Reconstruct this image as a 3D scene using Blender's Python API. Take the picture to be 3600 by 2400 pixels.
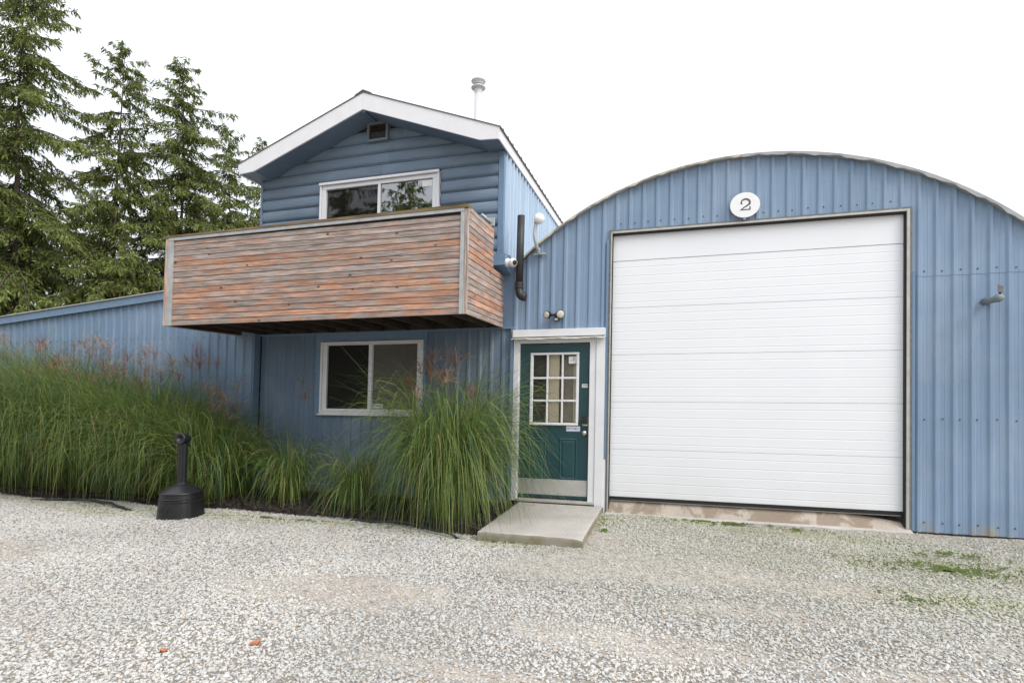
import bpy, math, random
import numpy as np
from mathutils import Matrix, Vector

random.seed(7)
S = bpy.context.scene
COL = S.collection
for o in list(bpy.data.objects):
    bpy.data.objects.remove(o)

# ------------------------------------------------------------------ camera
cam_d = bpy.data.cameras.new('camera')
cam = bpy.data.objects.new('camera', cam_d)
COL.objects.link(cam)
YAW, PITCH, ROLL = -0.2824, 0.0321, 0.0020
cy_, sy_ = math.cos(YAW), math.sin(YAW)
fw = Vector((sy_ * math.cos(PITCH), cy_ * math.cos(PITCH), math.sin(PITCH)))
rt = Vector((cy_, -sy_, 0))
up = rt.cross(fw)
r2 = rt * math.cos(ROLL) + up * math.sin(ROLL)
u2 = up * math.cos(ROLL) - rt * math.sin(ROLL)
cam.matrix_world = Matrix(((r2.x, u2.x, -fw.x, 0.7864), (r2.y, u2.y, -fw.y, -7.1434), (r2.z, u2.z, -fw.z, 1.3414), (0, 0, 0, 1)))
cam_d.sensor_width = 36
cam_d.lens = 19.367
cam_d.shift_y = 0.0323
cam_d.clip_end = 600
S.camera = cam

# ------------------------------------------------------------------ overcast daylight
W = bpy.data.worlds.new('World')
S.world = W
W.use_nodes = True
wn, wl = W.node_tree.nodes, W.node_tree.links
bg = wn['Background']
sky = wn.new('ShaderNodeTexSky')
sky.sky_type = 'NISHITA'
sky.sun_disc = False
SUN_EL, SUN_AZ = math.radians(46), math.radians(116)      # azimuth clockwise from +y
sky.sun_elevation = SUN_EL
sky.sun_rotation = SUN_AZ
sky.dust_density = 4.0
sky.air_density = 1.0
mixw = wn.new('ShaderNodeMix')
mixw.data_type = 'RGBA'
mixw.inputs[0].default_value = 0.85                        # cloud cover
# overcast cloud deck: the standard overcast sky is three times brighter overhead than at the horizon
wtc = wn.new('ShaderNodeTexCoord'); wsp = wn.new('ShaderNodeSeparateXYZ'); wl.new(wtc.outputs['Generated'], wsp.inputs[0])
wmx = wn.new('ShaderNodeMath'); wmx.operation = 'MAXIMUM'; wl.new(wsp.outputs[2], wmx.inputs[0]); wmx.inputs[1].default_value = 0.0
wma = wn.new('ShaderNodeMath'); wma.operation = 'MULTIPLY_ADD'; wl.new(wmx.outputs[0], wma.inputs[0]); wma.inputs[1].default_value = 0.62; wma.inputs[2].default_value = 0.38
wsc = wn.new('ShaderNodeVectorMath'); wsc.operation = 'SCALE'; wsc.inputs[0].default_value = (10.2, 10.5, 11.0); wl.new(wma.outputs[0], wsc.inputs['Scale'])
wl.new(wsc.outputs[0], mixw.inputs[7])
wl.new(sky.outputs[0], mixw.inputs[6])
wl.new(mixw.outputs[2], bg.inputs[0])
bg.inputs[1].default_value = 0.13
sd = bpy.data.lights.new('sun', 'SUN')
sd.energy = 1.4
sd.angle = math.radians(28)
sd.color = (1, 0.96, 0.9)
sun = bpy.data.objects.new('sun', sd)
COL.objects.link(sun)
sdir = Vector((math.sin(SUN_AZ) * math.cos(SUN_EL), math.cos(SUN_AZ) * math.cos(SUN_EL), math.sin(SUN_EL)))
sun.rotation_euler = sdir.to_track_quat('Z', 'Y').to_euler()
sun.location = (6, -8, 14)
S.view_settings.view_transform = 'Standard'
S.view_settings.look = 'None'
S.view_settings.gamma = 1
S.view_settings.exposure = 0.68
S.render.engine = 'CYCLES'

# ------------------------------------------------------------------ material helpers
class NT:
    def __init__(s, name):
        s.m = bpy.data.materials.new(name)
        s.m.use_nodes = True
        s.n, s.l = s.m.node_tree.nodes, s.m.node_tree.links
        s.b = s.n['Principled BSDF']
        s.tc = None
    def link(s, a, b): s.l.new(a, b)
    def setv(s, sock, v):
        if hasattr(v, 'links') or isinstance(v, bpy.types.NodeSocket): s.l.new(v, sock)
        else:
            if isinstance(v, tuple) and len(v) == 3 and sock.type == 'RGBA': v = v + (1,)
            sock.default_value = v
    def coord(s, which='Object'):
        if s.tc is None: s.tc = s.n.new('ShaderNodeTexCoord')
        return s.tc.outputs[which]
    def pos(s): return s.n.new('ShaderNodeNewGeometry').outputs['Position']
    def map(s, vec, scale=(1, 1, 1), loc=(0, 0, 0)):
        m = s.n.new('ShaderNodeMapping')
        s.l.new(vec, m.inputs[0])
        s.setv(m.inputs[1], loc); m.inputs[3].default_value = scale
        return m.outputs[0]
    def noise(s, vec, scale=5, detail=4, rough=.55, dist=0):
        t = s.n.new('ShaderNodeTexNoise')
        if vec is not None: s.l.new(vec, t.inputs['Vector'])
        t.inputs['Scale'].default_value = scale; t.inputs['Detail'].default_value = detail
        t.inputs['Roughness'].default_value = rough; t.inputs['Distortion'].default_value = dist
        return t.outputs['Fac']
    def ramp(s, f, stops, interp='LINEAR'):
        r = s.n.new('ShaderNodeValToRGB')
        s.l.new(f, r.inputs[0])
        cr = r.color_ramp; cr.interpolation = interp
        while len(cr.elements) < len(stops): cr.elements.new(0.5)
        for e, (p, c) in zip(cr.elements, stops):
            e.position = p
            if not isinstance(c, tuple): c = (c, c, c)
            e.color = c + (1,)
        return r.outputs[0]
    def mix(s, f, a, b, mode='MIX'):
        m = s.n.new('ShaderNodeMix'); m.data_type = 'RGBA'; m.blend_type = mode
        s.setv(m.inputs[0], f); s.setv(m.inputs[6], a); s.setv(m.inputs[7], b)
        return m.outputs[2]
    def math(s, op, a, b=0.0, c=0.0, clamp=False):
        m = s.n.new('ShaderNodeMath'); m.operation = op; m.use_clamp = clamp
        s.setv(m.inputs[0], a); s.setv(m.inputs[1], b); s.setv(m.inputs[2], c)
        return m.outputs[0]
    def sep(s, vec):
        m = s.n.new('ShaderNodeSeparateXYZ'); s.l.new(vec, m.inputs[0]); return m.outputs
    def rnd(s): return s.n.new('ShaderNodeObjectInfo').outputs['Random']
    def bump(s, h, strength=.3, dist=.01):
        b = s.n.new('ShaderNodeBump'); b.inputs['Strength'].default_value = strength
        b.inputs['Distance'].default_value = dist
        s.l.new(h, b.inputs['Height']); s.l.new(b.outputs[0], s.b.inputs['Normal'])
    def out(s, col=None, rough=.6, metal=0.0, spec=.5):
        if col is not None: s.setv(s.b.inputs['Base Color'], col)
        s.setv(s.b.inputs['Roughness'], rough)
        s.b.inputs['Metallic'].default_value = metal
        s.b.inputs['Specular IOR Level'].default_value = spec
        return s.m

def plain(name, col, rough=.6, metal=0, spec=.5, var=.08, scale=9):
    t = NT(name)
    n = t.noise(t.coord(), scale, 4)
    k = t.ramp(n, [(.3, 1 - var), (.7, 1 + var * .4)])
    return t.out(t.mix(1.0, col, k, 'MULTIPLY'), rough, metal, spec)

def blue_metal(name, col, grime=0.0, streak=.10):
    t = NT(name)
    c = t.coord()
    st = t.noise(t.map(c, (9, 9, .35)), 3.0, 5, .6)                 # chalky vertical streaks
    bl = t.noise(c, .9, 4)
    k = t.ramp(st, [(.3, 1 - streak), (.7, 1 + streak * .6)])
    k2 = t.ramp(bl, [(.3, .89), (.7, 1.08)])
    base = t.mix(1, t.mix(1, col, k, 'MULTIPLY'), k2, 'MULTIPLY')
    spots = t.ramp(t.noise(c, 26, 2, .5), [(.72, 0.0), (.76, 1.0)])
    base = t.mix(t.math('MULTIPLY', spots, .22), base, (.42, .46, .5))
    stn = t.ramp(t.noise(t.map(c, (7, 7, .22)), 2.3, 4, .6), [(.56, 0.), (.70, 1.)])
    base = t.mix(t.math('MULTIPLY', stn, .14), base, (.13, .15, .165))
    fade = t.ramp(t.noise(t.map(c, (.8, .8, .5), (9, 4, 2)), 1.6, 4, .6), [(.50, 0.), (.72, 1.)])
    base = t.mix(t.math('MULTIPLY', fade, .22), base, (.42, .48, .55))
    if grime:
        z = t.sep(c)[2]
        g = t.math('SUBTRACT', 1.0, t.math('DIVIDE', z, .16), clamp=True)
        g = t.math('MULTIPLY', t.math('POWER', g, 1.3, clamp=True), t.ramp(t.noise(t.map(c, (3, 3, .8)), 3, 5), [(.45, 0), (.62, 1)]))
        base = t.mix(t.math('MULTIPLY', g, grime), base, (.38, .29, .13))
    t.bump(t.math('ADD', t.noise(c, 3.0, 2), t.math('MULTIPLY', t.ramp(t.noise(c, 7.0, 2), [(.66, 0.), (.74, 1.)]), .35)), .16, .02)
    return t.out(base, t.ramp(st, [(.2, .42), (.8, .58)]), 0, .4)

def wood(name, hue_shift=0.0, grey=.5, axis='x'):
    t = NT(name)
    c = t.coord()
    r = t.rnd()
    off = t.n.new('ShaderNodeCombineXYZ')
    rr = t.math('MULTIPLY', r, 37.0)
    t.l.new(rr, off.inputs[0]); t.l.new(t.math('MULTIPLY', r, 91.0), off.inputs[1]); t.l.new(t.math('MULTIPLY', r, 53.0), off.inputs[2])
    lo = (1, 14, 22) if axis == 'x' else ((14, 1, 22) if axis == 'y' else (22, 14, 1))
    v = t.map(c, lo, off.outputs[0])
    grain = t.noise(v, 3.2, 6, .65, .3)
    lo2 = (1.3, 6, 6) if axis == 'x' else ((6, 1.3, 6) if axis == 'y' else (6, 6, 1.3))
    wea = t.noise(t.map(c, lo2, off.outputs[0]), 1.7, 5, .6, .4)
    wea = t.math('ADD', wea, t.math('MULTIPLY', t.math('SUBTRACT', r, .5), .20))
    col_o = t.ramp(grain, [(.25, (.21, .10, .065)), (.5, (.41, .22, .145)), (.75, (.57, .38, .275))])
    col_g = t.ramp(grain, [(.25, (.125, .095, .082)), (.5, (.275, .225, .20)), (.75, (.47, .425, .40))])
    e = grey
    base = t.mix(t.ramp(wea, [(.545 - e * .25, 0.0), (.70 - e * .25, 1.0)]), col_o, col_g)
    dk = t.noise(t.map(c, (2.2, 9, 9) if axis == 'x' else ((9, 2.2, 9) if axis == 'y' else (9, 9, 2.2)), off.outputs[0]), 1.6, 5, .65)
    base = t.mix(1, base, t.ramp(dk, [(.3, .78), (.62, 1.18)]), 'MULTIPLY')
    r2_ = t.math('FRACT', t.math('MULTIPLY', r, 7.13)); pv = t.math('MULTIPLY_ADD', r2_, .46, .92)
    cmb = t.n.new('ShaderNodeCombineXYZ'); [t.l.new(pv, cmb.inputs[i]) for i in range(3)]
    base = t.mix(1, base, cmb.outputs[0], 'MULTIPLY')
    # knots: rare dark ellipses
    vo = t.n.new('ShaderNodeTexVoronoi'); vo.feature = 'F1'
    lo3 = (1, 1, 1.7) if axis == 'x' else ((1, 1, 1.7) if axis == 'y' else (1.7, 1, 1))
    t.l.new(t.map(c, lo3, off.outputs[0]), vo.inputs['Vector']); vo.inputs['Scale'].default_value = 3.4
    kn = t.ramp(vo.outputs['Distance'], [(.06, 1.0), (.10, 0.0)])
    base = t.mix(t.math('MULTIPLY', kn, .85), base, (.06, .035, .025))
    t.bump(grain, .35, .004)
    return t.out(base, .8, 0, .25)

M = {}
M['blue'] = blue_metal('blue_ribbed_metal', (.210, .298, .418), .85, .10)
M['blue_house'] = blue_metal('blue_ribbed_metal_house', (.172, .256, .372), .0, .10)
M['blue_low'] = blue_metal('blue_ribbed_metal_shaded_wall', (.135, .195, .275), .0)  # darker copy of the cladding blue, shade under the balcony painted in
M['blue_side'] = blue_metal('blue_ribbed_metal_sky_lit', (.40, .52, .66), .0)  # lightened copy of the cladding blue, sky glare put into the colour
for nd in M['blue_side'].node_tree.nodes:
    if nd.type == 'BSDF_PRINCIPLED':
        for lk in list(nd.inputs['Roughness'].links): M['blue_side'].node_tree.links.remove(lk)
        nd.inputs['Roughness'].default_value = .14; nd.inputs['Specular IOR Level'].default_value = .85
M['blue_trim'] = plain('blue_painted_trim', (.15, .235, .35), .5)
def logpaint():
    t = NT('blue_painted_log')
    c = t.coord()
    r = t.rnd()
    off = t.n.new('ShaderNodeCombineXYZ'); t.l.new(t.math('MULTIPLY', r, 40.), off.inputs[0]); t.l.new(t.math('MULTIPLY', r, 71.), off.inputs[2])
    g = t.noise(t.map(c, (1.2, 8, 20), off.outputs[0]), 2.4, 6, .65, .5)
    b = t.noise(t.map(c, (1, 1, 2), off.outputs[0]), 1.2, 4)
    base = t.mix(1, (.178, .240, .315), t.ramp(g, [(.25, .86), (.7, 1.08)]), 'MULTIPLY')
    base = t.mix(1, base, t.ramp(b, [(.3, .88), (.7, 1.1)]), 'MULTIPLY')
    chip = t.ramp(t.noise(t.map(c, (5, 5, 8), off.outputs[0]), 4, 3, .5), [(.74, 0.), (.77, 1.)])
    base = t.mix(t.math('MULTIPLY', chip, .5), base, (.42, .36, .25))
    t.bump(g, .45, .010)
    return t.out(base, .62, 0, .3)
M['log'] = logpaint()
M['blue_wood'] = plain('blue_painted_wood', (.14, .197, .27), .6, var=.15, scale=4)
M['white'] = plain('white_paint', (.74, .745, .77), .45, var=.05, scale=5)
def doorwhite():
    t = NT('white_steel_door')
    c = t.coord()
    n = t.noise(c, 1.1, 4)
    base = t.mix(1, (.80, .815, .845), t.ramp(n, [(.3, .965), (.7, 1.0)]), 'MULTIPLY')
    z = t.sep(c)[2]
    g = t.math('SUBTRACT', 1.0, t.math('DIVIDE', z, .9), clamp=True)
    g = t.math('MULTIPLY', t.math('POWER', g, 2.0), t.ramp(t.noise(t.map(c, (1, 1, .6)), 2.2, 6, .65), [(.35, .1), (.7, 1)]))
    base = t.mix(t.math('MULTIPLY', g, .5), base, (.58, .55, .47))
    sp = t.ramp(t.noise(c, 38, 2), [(.74, 0), (.78, 1)])
    base = t.mix(t.math('MULTIPLY', sp, t.math('MULTIPLY', g, .8, clamp=True)), base, (.22, .18, .13))
    return t.out(base, .5, 0, .35)
M['gdoor'] = doorwhite()
M['cream'] = plain('cream_vinyl', (.62, .61, .57), .5, var=.1, scale=7)
M['moss_board'] = plain('mossy_board', (.22, .20, .07), .9, var=.5, scale=8)
M['alu'] = plain('dull_aluminium', (.48, .47, .44), .5, .3, var=.2, scale=8)
M['grey_wood'] = plain('grey_jamb_wood', (.17, .18, .18), .8, var=.3, scale=20)
M['galv'] = plain('galvanised_strip', (.44, .46, .46), .5, .35, var=.22, scale=7)
M['black'] = plain('black_plastic', (.014, .014, .016), .42, var=.25, scale=8)
M['rubber'] = plain('black_rubber', (.016, .016, .017), .8)
M['drain'] = plain('dark_brown_pipe', (.022, .021, .022), .5, var=.15)
M['dark'] = plain('dark_interior', (.06, .055, .05), .9)
M['beige_in'] = plain('beige_interior', (.84, .74, .58), .9)
M['cur_brown'] = plain('brown_interior', (.16, .10, .06), .9)
M['teal'] = plain('teal_door_paint', (.010, .052, .060), .42, var=.06)
M['teal2'] = plain('teal_door_paint_panel', (.011, .058, .067), .4, var=.06)
M['steel'] = plain('brushed_kick_plate', (.56, .55, .53), .42, .6, var=.12, scale=3)
M['brass'] = plain('satin_nickel', (.62, .58, .5), .3, .9)
M['screen'] = plain('insect_screen', (.022, .021, .02), .9, spec=.1)
M['screw'] = plain('dark_screw', (.06, .075, .09), .6)
M['rim'] = plain('weathered_roof_edge', (.62, .58, .47), .7, var=.25, scale=3)
M['flash'] = plain('grey_white_flashing', (.46, .47, .48), .5, var=.2, scale=4)
M['roofdark'] = plain('brown_metal_roof', (.14, .12, .11), .6, var=.2)
M['vent'] = plain('rust_brown_vent', (.13, .085, .06), .8, var=.3)
M['ventframe'] = plain('grey_blue_vent_frame', (.17, .21, .24), .6)
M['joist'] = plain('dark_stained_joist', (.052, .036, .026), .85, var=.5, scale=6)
M['plank'] = wood('weathered_red_cedar', grey=.74, axis='x')
M['plank_y'] = wood('weathered_red_cedar_side', grey=.60, axis='y')
M['post'] = wood('pinkish_corner_board', grey=.85, axis='z')
def capwood():
    t = NT('mossy_cap_board')
    c = t.coord()
    g = t.noise(t.map(c, (1, 10, 10)), 3, 6)
    base = t.ramp(g, [(.3, (.07, .05, .035)), (.7, (.27, .19, .12))])
    mo = t.ramp(t.noise(t.map(c, (1, 3, 3)), 2.1, 5), [(.5, 0), (.62, 1)])
    base = t.mix(t.math('MULTIPLY', mo, .75), base, (.17, .16, .035))
    return t.out(base, .9, 0, .2)
M['cap'] = capwood()

def glass(name, refl=.12, tint=(.75, .78, .76)):
    t = NT(name)
    t.n.remove(t.b)
    tr = t.n.new('ShaderNodeBsdfTransparent'); tr.inputs[0].default_value = tint + (1,)
    gl = t.n.new('ShaderNodeBsdfGlossy'); gl.inputs['Roughness'].default_value = .015
    fr = t.n.new('ShaderNodeFresnel'); fr.inputs[0].default_value = 1.5
    f = t.math('ADD', t.math('MULTIPLY', fr.outputs[0], .8), refl, clamp=True)
    mx = t.n.new('ShaderNodeMixShader')
    t.l.new(f, mx.inputs[0]); t.l.new(tr.outputs[0], mx.inputs[1]); t.l.new(gl.outputs[0], mx.inputs[2])
    t.l.new(mx.outputs[0], t.n['Material Output'].inputs[0])
    return t.m
M['glass'] = glass('window_glass', .015)
M['glass_dull'] = glass('dull_window_glass', -.025, (.97, .97, .96))
M['glass_screen'] = glass('screened_window_glass', -.012, (.9, .9, .9))
M['glass_coated'] = glass('coated_window_glass', .34, (.5, .52, .52))

def concrete(name, col, wet=0.0):
    t = NT(name)
    c = t.coord()
    n = t.noise(c, 2.2, 6, .6)
    base = t.mix(1, col, t.ramp(n, [(.3, .82), (.7, 1.1)]), 'MULTIPLY')
    f = t.noise(c, 60, 3)
    base = t.mix(1, base, t.ramp(f, [(.3, .85), (.6, 1.05)]), 'MULTIPLY')
    if wet:
        w = t.ramp(t.noise(t.map(c, (1.3, 1.3, 1.3)), 2.2, 5, .6, .5), [(.48, 0), (.54, 1)])
        base = t.mix(t.math('MULTIPLY', w, wet), base, (.17, .115, .07))
    pits = t.ramp(t.noise(c, 34, 2), [(.70, 0), (.75, 1)])
    base = t.mix(t.math('MULTIPLY', pits, .5), base, (.10, .085, .06))
    t.bump(t.noise(c, 45, 6, .7), .45, .008)
    return t.out(base, .85, 0, .3)
def stepmat():
    t = NT('weathered_step_concrete')
    c = t.coord()
    base = t.mix(1, (.42, .395, .362), t.ramp(t.noise(c, 2.2, 6, .6), [(.3, .84), (.7, 1.1)]), 'MULTIPLY')
    base = t.mix(1, base, t.ramp(t.noise(c, 70, 3), [(.3, .82), (.6, 1.06)]), 'MULTIPLY')
    nz = t.sep(t.n.new('ShaderNodeNewGeometry').outputs['Normal'])[2]
    side = t.math('SUBTRACT', 1, t.ramp(nz, [(.35, 0), (.8, 1)]))
    alg = t.math('MULTIPLY', side, t.ramp(t.noise(c, 5, 5), [(.3, .35), (.65, 1)]))
    base = t.mix(t.math('MULTIPLY', alg, .85), base, (.17, .145, .075))
    pits = t.ramp(t.noise(c, 30, 2), [(.71, 0), (.74, 1)])
    base = t.mix(t.math('MULTIPLY', pits, .55), base, (.12, .10, .07))
    t.bump(t.noise(c, 42, 6, .7), .5, .008)
    return t.out(base, .88, 0, .3)
M['step'] = stepmat()
M['floor'] = concrete('stained_floor_concrete', (.42, .37, .31), .6)
M['curb'] = concrete('pale_curb_concrete', (.45, .43, .40))

# masks on the ground (world metres): moss / bare sand / dirty zones
def moss_mask(t, p):
    tot = None
    for (x, y, rx, ry) in ((1.0, -.22, 1.15, .22), (3.2, -1.35, 1.1, .45), (2.2, -.5, 1.2, .3), (-.05, -.5, .35, .6), (-3.2, -1.5, 1.0, .18), (-6.4, -1.75, 1.4, .16), (-.9, -1.75, .6, .16), (2.9, -2.3, .7, .4), (-5.2, -1.52, 4.6, .22)):
        v = t.map(p, (1 / rx, 1 / ry, 0), (-x / rx, -y / ry, 0))
        ln = t.n.new('ShaderNodeVectorMath'); ln.operation = 'LENGTH'; t.l.new(v, ln.inputs[0])
        f = t.math('SUBTRACT', 1.15, ln.outputs['Value'], clamp=True)
        tot = f if tot is None else t.math('MAXIMUM', tot, f)
    return tot

def groundmat():
    t = NT('sandy_gravel_ground')
    p = t.pos()
    n1 = t.noise(p, .7, 5); n2 = t.noise(p, 9, 6, .7)
    base = t.ramp(n2, [(.3, (.20, .175, .145)), (.5, (.36, .325, .275)), (.75, (.48, .445, .39))])
    base = t.mix(t.ramp(n1, [(.4, 0), (.65, .5)]), base, (.30, .24, .20))
    vo = t.n.new('ShaderNodeTexVoronoi'); t.l.new(p, vo.inputs['Vector']); vo.inputs['Scale'].default_value = 55
    st = t.ramp(vo.outputs['Color'], [(.2, (.22, .20, .17)), (.8, (.62, .59, .54))])
    base = t.mix(t.ramp(vo.outputs['Distance'], [(.25, .55), (.6, .0)]), base, st)
    da = t.n.new('ShaderNodeAttribute'); da.attribute_name = 'dens'
    base = t.mix(t.ramp(da.outputs['Fac'], [(.55, 0), (.95, .75)]), base, (.17, .152, .128))      # darker soil tone, gap shade painted in between thick-lying stones
    mm = t.math('MULTIPLY', moss_mask(t, p), t.ramp(t.noise(p, 6, 6, .7), [(.42, 0), (.55, 1)]))
    base = t.mix(t.math('MULTIPLY', mm, 1.0, clamp=True), base, (.065, .085, .015))
    t.bump(t.math('ADD', n2, t.math('MULTIPLY', vo.outputs['Distance'], -.8)), .6, .012)
    return t.out(base, .95, 0, .2)
M['ground'] = groundmat()

def stonemat():
    t = NT('crushed_limestone')
    r = t.rnd()
    p = t.pos()
    col = t.ramp(r, [(0, (.56, .555, .535)), (.2, (.48, .475, .455)), (.38, (.53, .515, .48)), (.54, (.43, .425, .41)), (.66, (.55, .54, .51)), (.77, (.37, .365, .355)), (.85, (.50, .445, .375)),
                     (.92, (.33, .33, .33)), (.955, (.47, .39, .31)), (.982, (.25, .25, .255)), (.997, (.46, .27, .18))], 'CONSTANT')
    col = t.mix(1, col, t.ramp(t.noise(p, 90, 4), [(.3, .80), (.7, 1.08)]), 'MULTIPLY')
    zone = t.ramp(t.noise(p, .55, 4), [(.35, .86), (.65, 1.06)])
    col = t.mix(1, col, zone, 'MULTIPLY')
    sand = t.ramp(t.noise(p, 1.1, 5, .6), [(.56, 0), (.78, .4)])
    col = t.mix(sand, col, (.48, .43, .365))
    mm = moss_mask(t, p)
    lich = t.math('MULTIPLY', mm, t.ramp(t.noise(p, 14, 5, .7), [(.38, 0), (.6, 1)]))
    col = t.mix(t.math('MULTIPLY', lich, .6), col, (.24, .26, .06))
    v = t.map(p, (1 / 3.6, 1 / 2.6, 0), (-2.2 / 3.6, .9 / 2.6, 0))           # older, algae-tinged stones by the big door
    ln = t.n.new('ShaderNodeVectorMath'); ln.operation = 'LENGTH'; t.l.new(v, ln.inputs[0])
    old = t.math('MULTIPLY', t.math('SUBTRACT', 1.15, ln.outputs['Value'], clamp=True), t.ramp(t.noise(p, 3, 5, .65), [(.3, .3), (.65, 1)]))
    col = t.mix(t.math('MULTIPLY', old, .62, clamp=True), col, (.27, .27, .17))
    t.bump(t.noise(p, 220, 3), .25, .002)
    return t.out(col, .85, 0, .3)
M['stone'] = stonemat()
M['soil'] = plain('dark_soil', (.028, .021, .016), .95, var=.6, scale=30)
M['mulch'] = plain('soil_crumbs', (.045, .032, .023), .95, var=.6, scale=30)
M['moss'] = plain('bright_moss', (.085, .125, .018), .95, var=.4, scale=30)
M['brick'] = plain('orange_stone', (.46, .17, .08), .85, var=.3, scale=25)

def vcol(name, rough=.6, trans=.25, spec=.3):
    t = NT(name)
    a = t.n.new('ShaderNodeAttribute'); a.attribute_name = 'Col'
    t.out(a.outputs['Color'], rough, 0, spec)
    tl = t.n.new('ShaderNodeBsdfTranslucent'); t.l.new(a.outputs['Color'], tl.inputs[0])
    mx = t.n.new('ShaderNodeMixShader'); mx.inputs[0].default_value = trans
    t.l.new(t.b.outputs[0], mx.inputs[1]); t.l.new(tl.outputs[0], mx.inputs[2])
    t.l.new(mx.outputs[0], t.n['Material Output'].inputs[0])
    return t.m
M['blade'] = vcol('grass_blade', .5, .3)
M['plume'] = vcol('grass_plume', .7, .3)
M['needle'] = vcol('spruce_needles', .6, .22)
M['bark'] = plain('spruce_bark', (.085, .070, .058), .95, var=.5, scale=6)

# ------------------------------------------------------------------ mesh helpers
SH = 0.0205           # sideways shear by height, fitted to the slant of verticals in the image
class MB:
    def __init__(s): s.v = []; s.f = []
    def add(s, vs, fs):
        n = len(s.v); s.v += [tuple(p) for p in vs]; s.f += [tuple(i + n for i in q) for q in fs]; return s
    def box(s, x0, x1, y0, y1, z0, z1):
        return s.add([(x0, y0, z0), (x1, y0, z0), (x1, y1, z0), (x0, y1, z0), (x0, y0, z1), (x1, y0, z1), (x1, y1, z1), (x0, y1, z1)],
                     [(0, 3, 2, 1), (4, 5, 6, 7), (0, 1, 5, 4), (1, 2, 6, 5), (2, 3, 7, 6), (3, 0, 4, 7)])
    def prism_xz(s, poly, y0, y1):          # poly: list of (x,z) counter-clockwise seen from -y
        n = len(poly)
        return s.add([(x, y0, z) for x, z in poly] + [(x, y1, z) for x, z in poly],
                     [tuple(range(n)), tuple(range(2 * n - 1, n - 1, -1))] + [(i, i + n, (i + 1) % n + n, (i + 1) % n) for i in range(n)])
    def prism_yz(s, poly, x0, x1):
        n = len(poly)
        return s.add([(x0, y, z) for y, z in poly] + [(x1, y, z) for y, z in poly],
                     [tuple(range(n - 1, -1, -1)), tuple(range(n, 2 * n))] + [(i, (i + 1) % n, (i + 1) % n + n, i + n) for i in range(n)])
    def tube(s, pts, rad, n=12, caps=True):
        pts = [Vector(p) for p in pts]
        if not isinstance(rad, (list, tuple)): rad = [rad] * len(pts)
        vs = []; pa = None
        for i, p in enumerate(pts):
            d = (pts[min(i + 1, len(pts) - 1)] - pts[max(i - 1, 0)]).normalized()
            a = d.cross(Vector((0, 0, 1)))
            if a.length < 1e-3: a = pa if pa is not None else Vector((1, 0, 0))
            a = (a - d * a.dot(d)).normalized()
            if pa is not None and a.dot(pa) < 0: a = -a
            pa = a; b = d.cross(a)
            for k in range(n):
                t = 2 * math.pi * k / n
                vs.append(p + (a * math.cos(t) + b * math.sin(t)) * rad[i])
        fs = []
        for i in range(len(pts) - 1):
            for k in range(n):
                fs.append((i * n + k, i * n + (k + 1) % n, (i + 1) * n + (k + 1) % n, (i + 1) * n + k))
        if caps:
            fs.append(tuple(range(n - 1, -1, -1))); fs.append(tuple(range((len(pts) - 1) * n, len(pts) * n)))
        return s.add(vs, fs)
    def lathe(s, c, prof, n=24, axis=Vector((0, 0, 1))):   # prof: (r, h)
        axis = Vector(axis).normalized(); c = Vector(c)
        a = axis.orthogonal().normalized(); b = axis.cross(a)
        vs = []
        for r, h in prof:
            for k in range(n):
                t = 2 * math.pi * k / n
                vs.append(c + axis * h + (a * math.cos(t) + b * math.sin(t)) * r)
        fs = []
        for i in range(len(prof) - 1):
            for k in range(n): fs.append((i * n + k, i * n + (k + 1) % n, (i + 1) * n + (k + 1) % n, (i + 1) * n + k))
        fs.append(tuple(range(n - 1, -1, -1))); fs.append(tuple(range((len(prof) - 1) * n, len(prof) * n)))
        return s.add(vs, fs)
    def build(s, name, mat, parent=None, shear=True, smooth=False, bevel=0, seg=1, label=None, kind=None):
        base = thing_base(parent) if parent else Vector((0, 0, 0))
        k = SH if shear else 0
        vs = [(x + k * z - base.x, y - base.y, z - base.z) for x, y, z in s.v]
        me = bpy.data.meshes.new(name); me.from_pydata(vs, [], s.f); me.update()
        me.materials.append(M[mat] if isinstance(mat, str) else mat)
        if smooth: me.shade_smooth()
        o = bpy.data.objects.new(name, me); COL.objects.link(o)
        if parent: o.parent = parent
        if bevel:
            m = o.modifiers.new('bevel', 'BEVEL'); m.width = bevel; m.segments = seg; m.limit_method = 'ANGLE'; m.angle_limit = math.radians(40)
        if label: o['label'] = label
        if kind: o['kind'] = kind
        return o
def thing_base(o):
    while o.parent: o = o.parent
    return o.location.copy()
def tag(o, label, cat, group=None):
    o['label'] = label; o['category'] = cat
    if group: o['group'] = group
    return o
def thing(name, label, cat, loc, group=None):
    o = bpy.data.objects.new(name, None); COL.objects.link(o)
    o.empty_display_size = .2
    o.location = loc
    return tag(o, label, cat, group)
def solo(mb, name, mat, label, cat, loc, group=None, **kw):      # a thing of one mesh
    class P: pass
    k = SH if kw.pop('shear', True) else 0
    loc = Vector(loc)
    vs = [(x + k * z - loc.x, y - loc.y, z - loc.z) for x, y, z in mb.v]
    me = bpy.data.meshes.new(name); me.from_pydata(vs, [], mb.f); me.update(); me.materials.append(M[mat])
    if kw.get('smooth'): me.shade_smooth()
    o = bpy.data.objects.new(name, me); COL.objects.link(o); o.location = loc
    if kw.get('bevel'):
        m = o.modifiers.new('bevel', 'BEVEL'); m.width = kw['bevel']; m.segments = 2; m.limit_method = 'ANGLE'
    return tag(o, label, cat, group)
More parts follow.
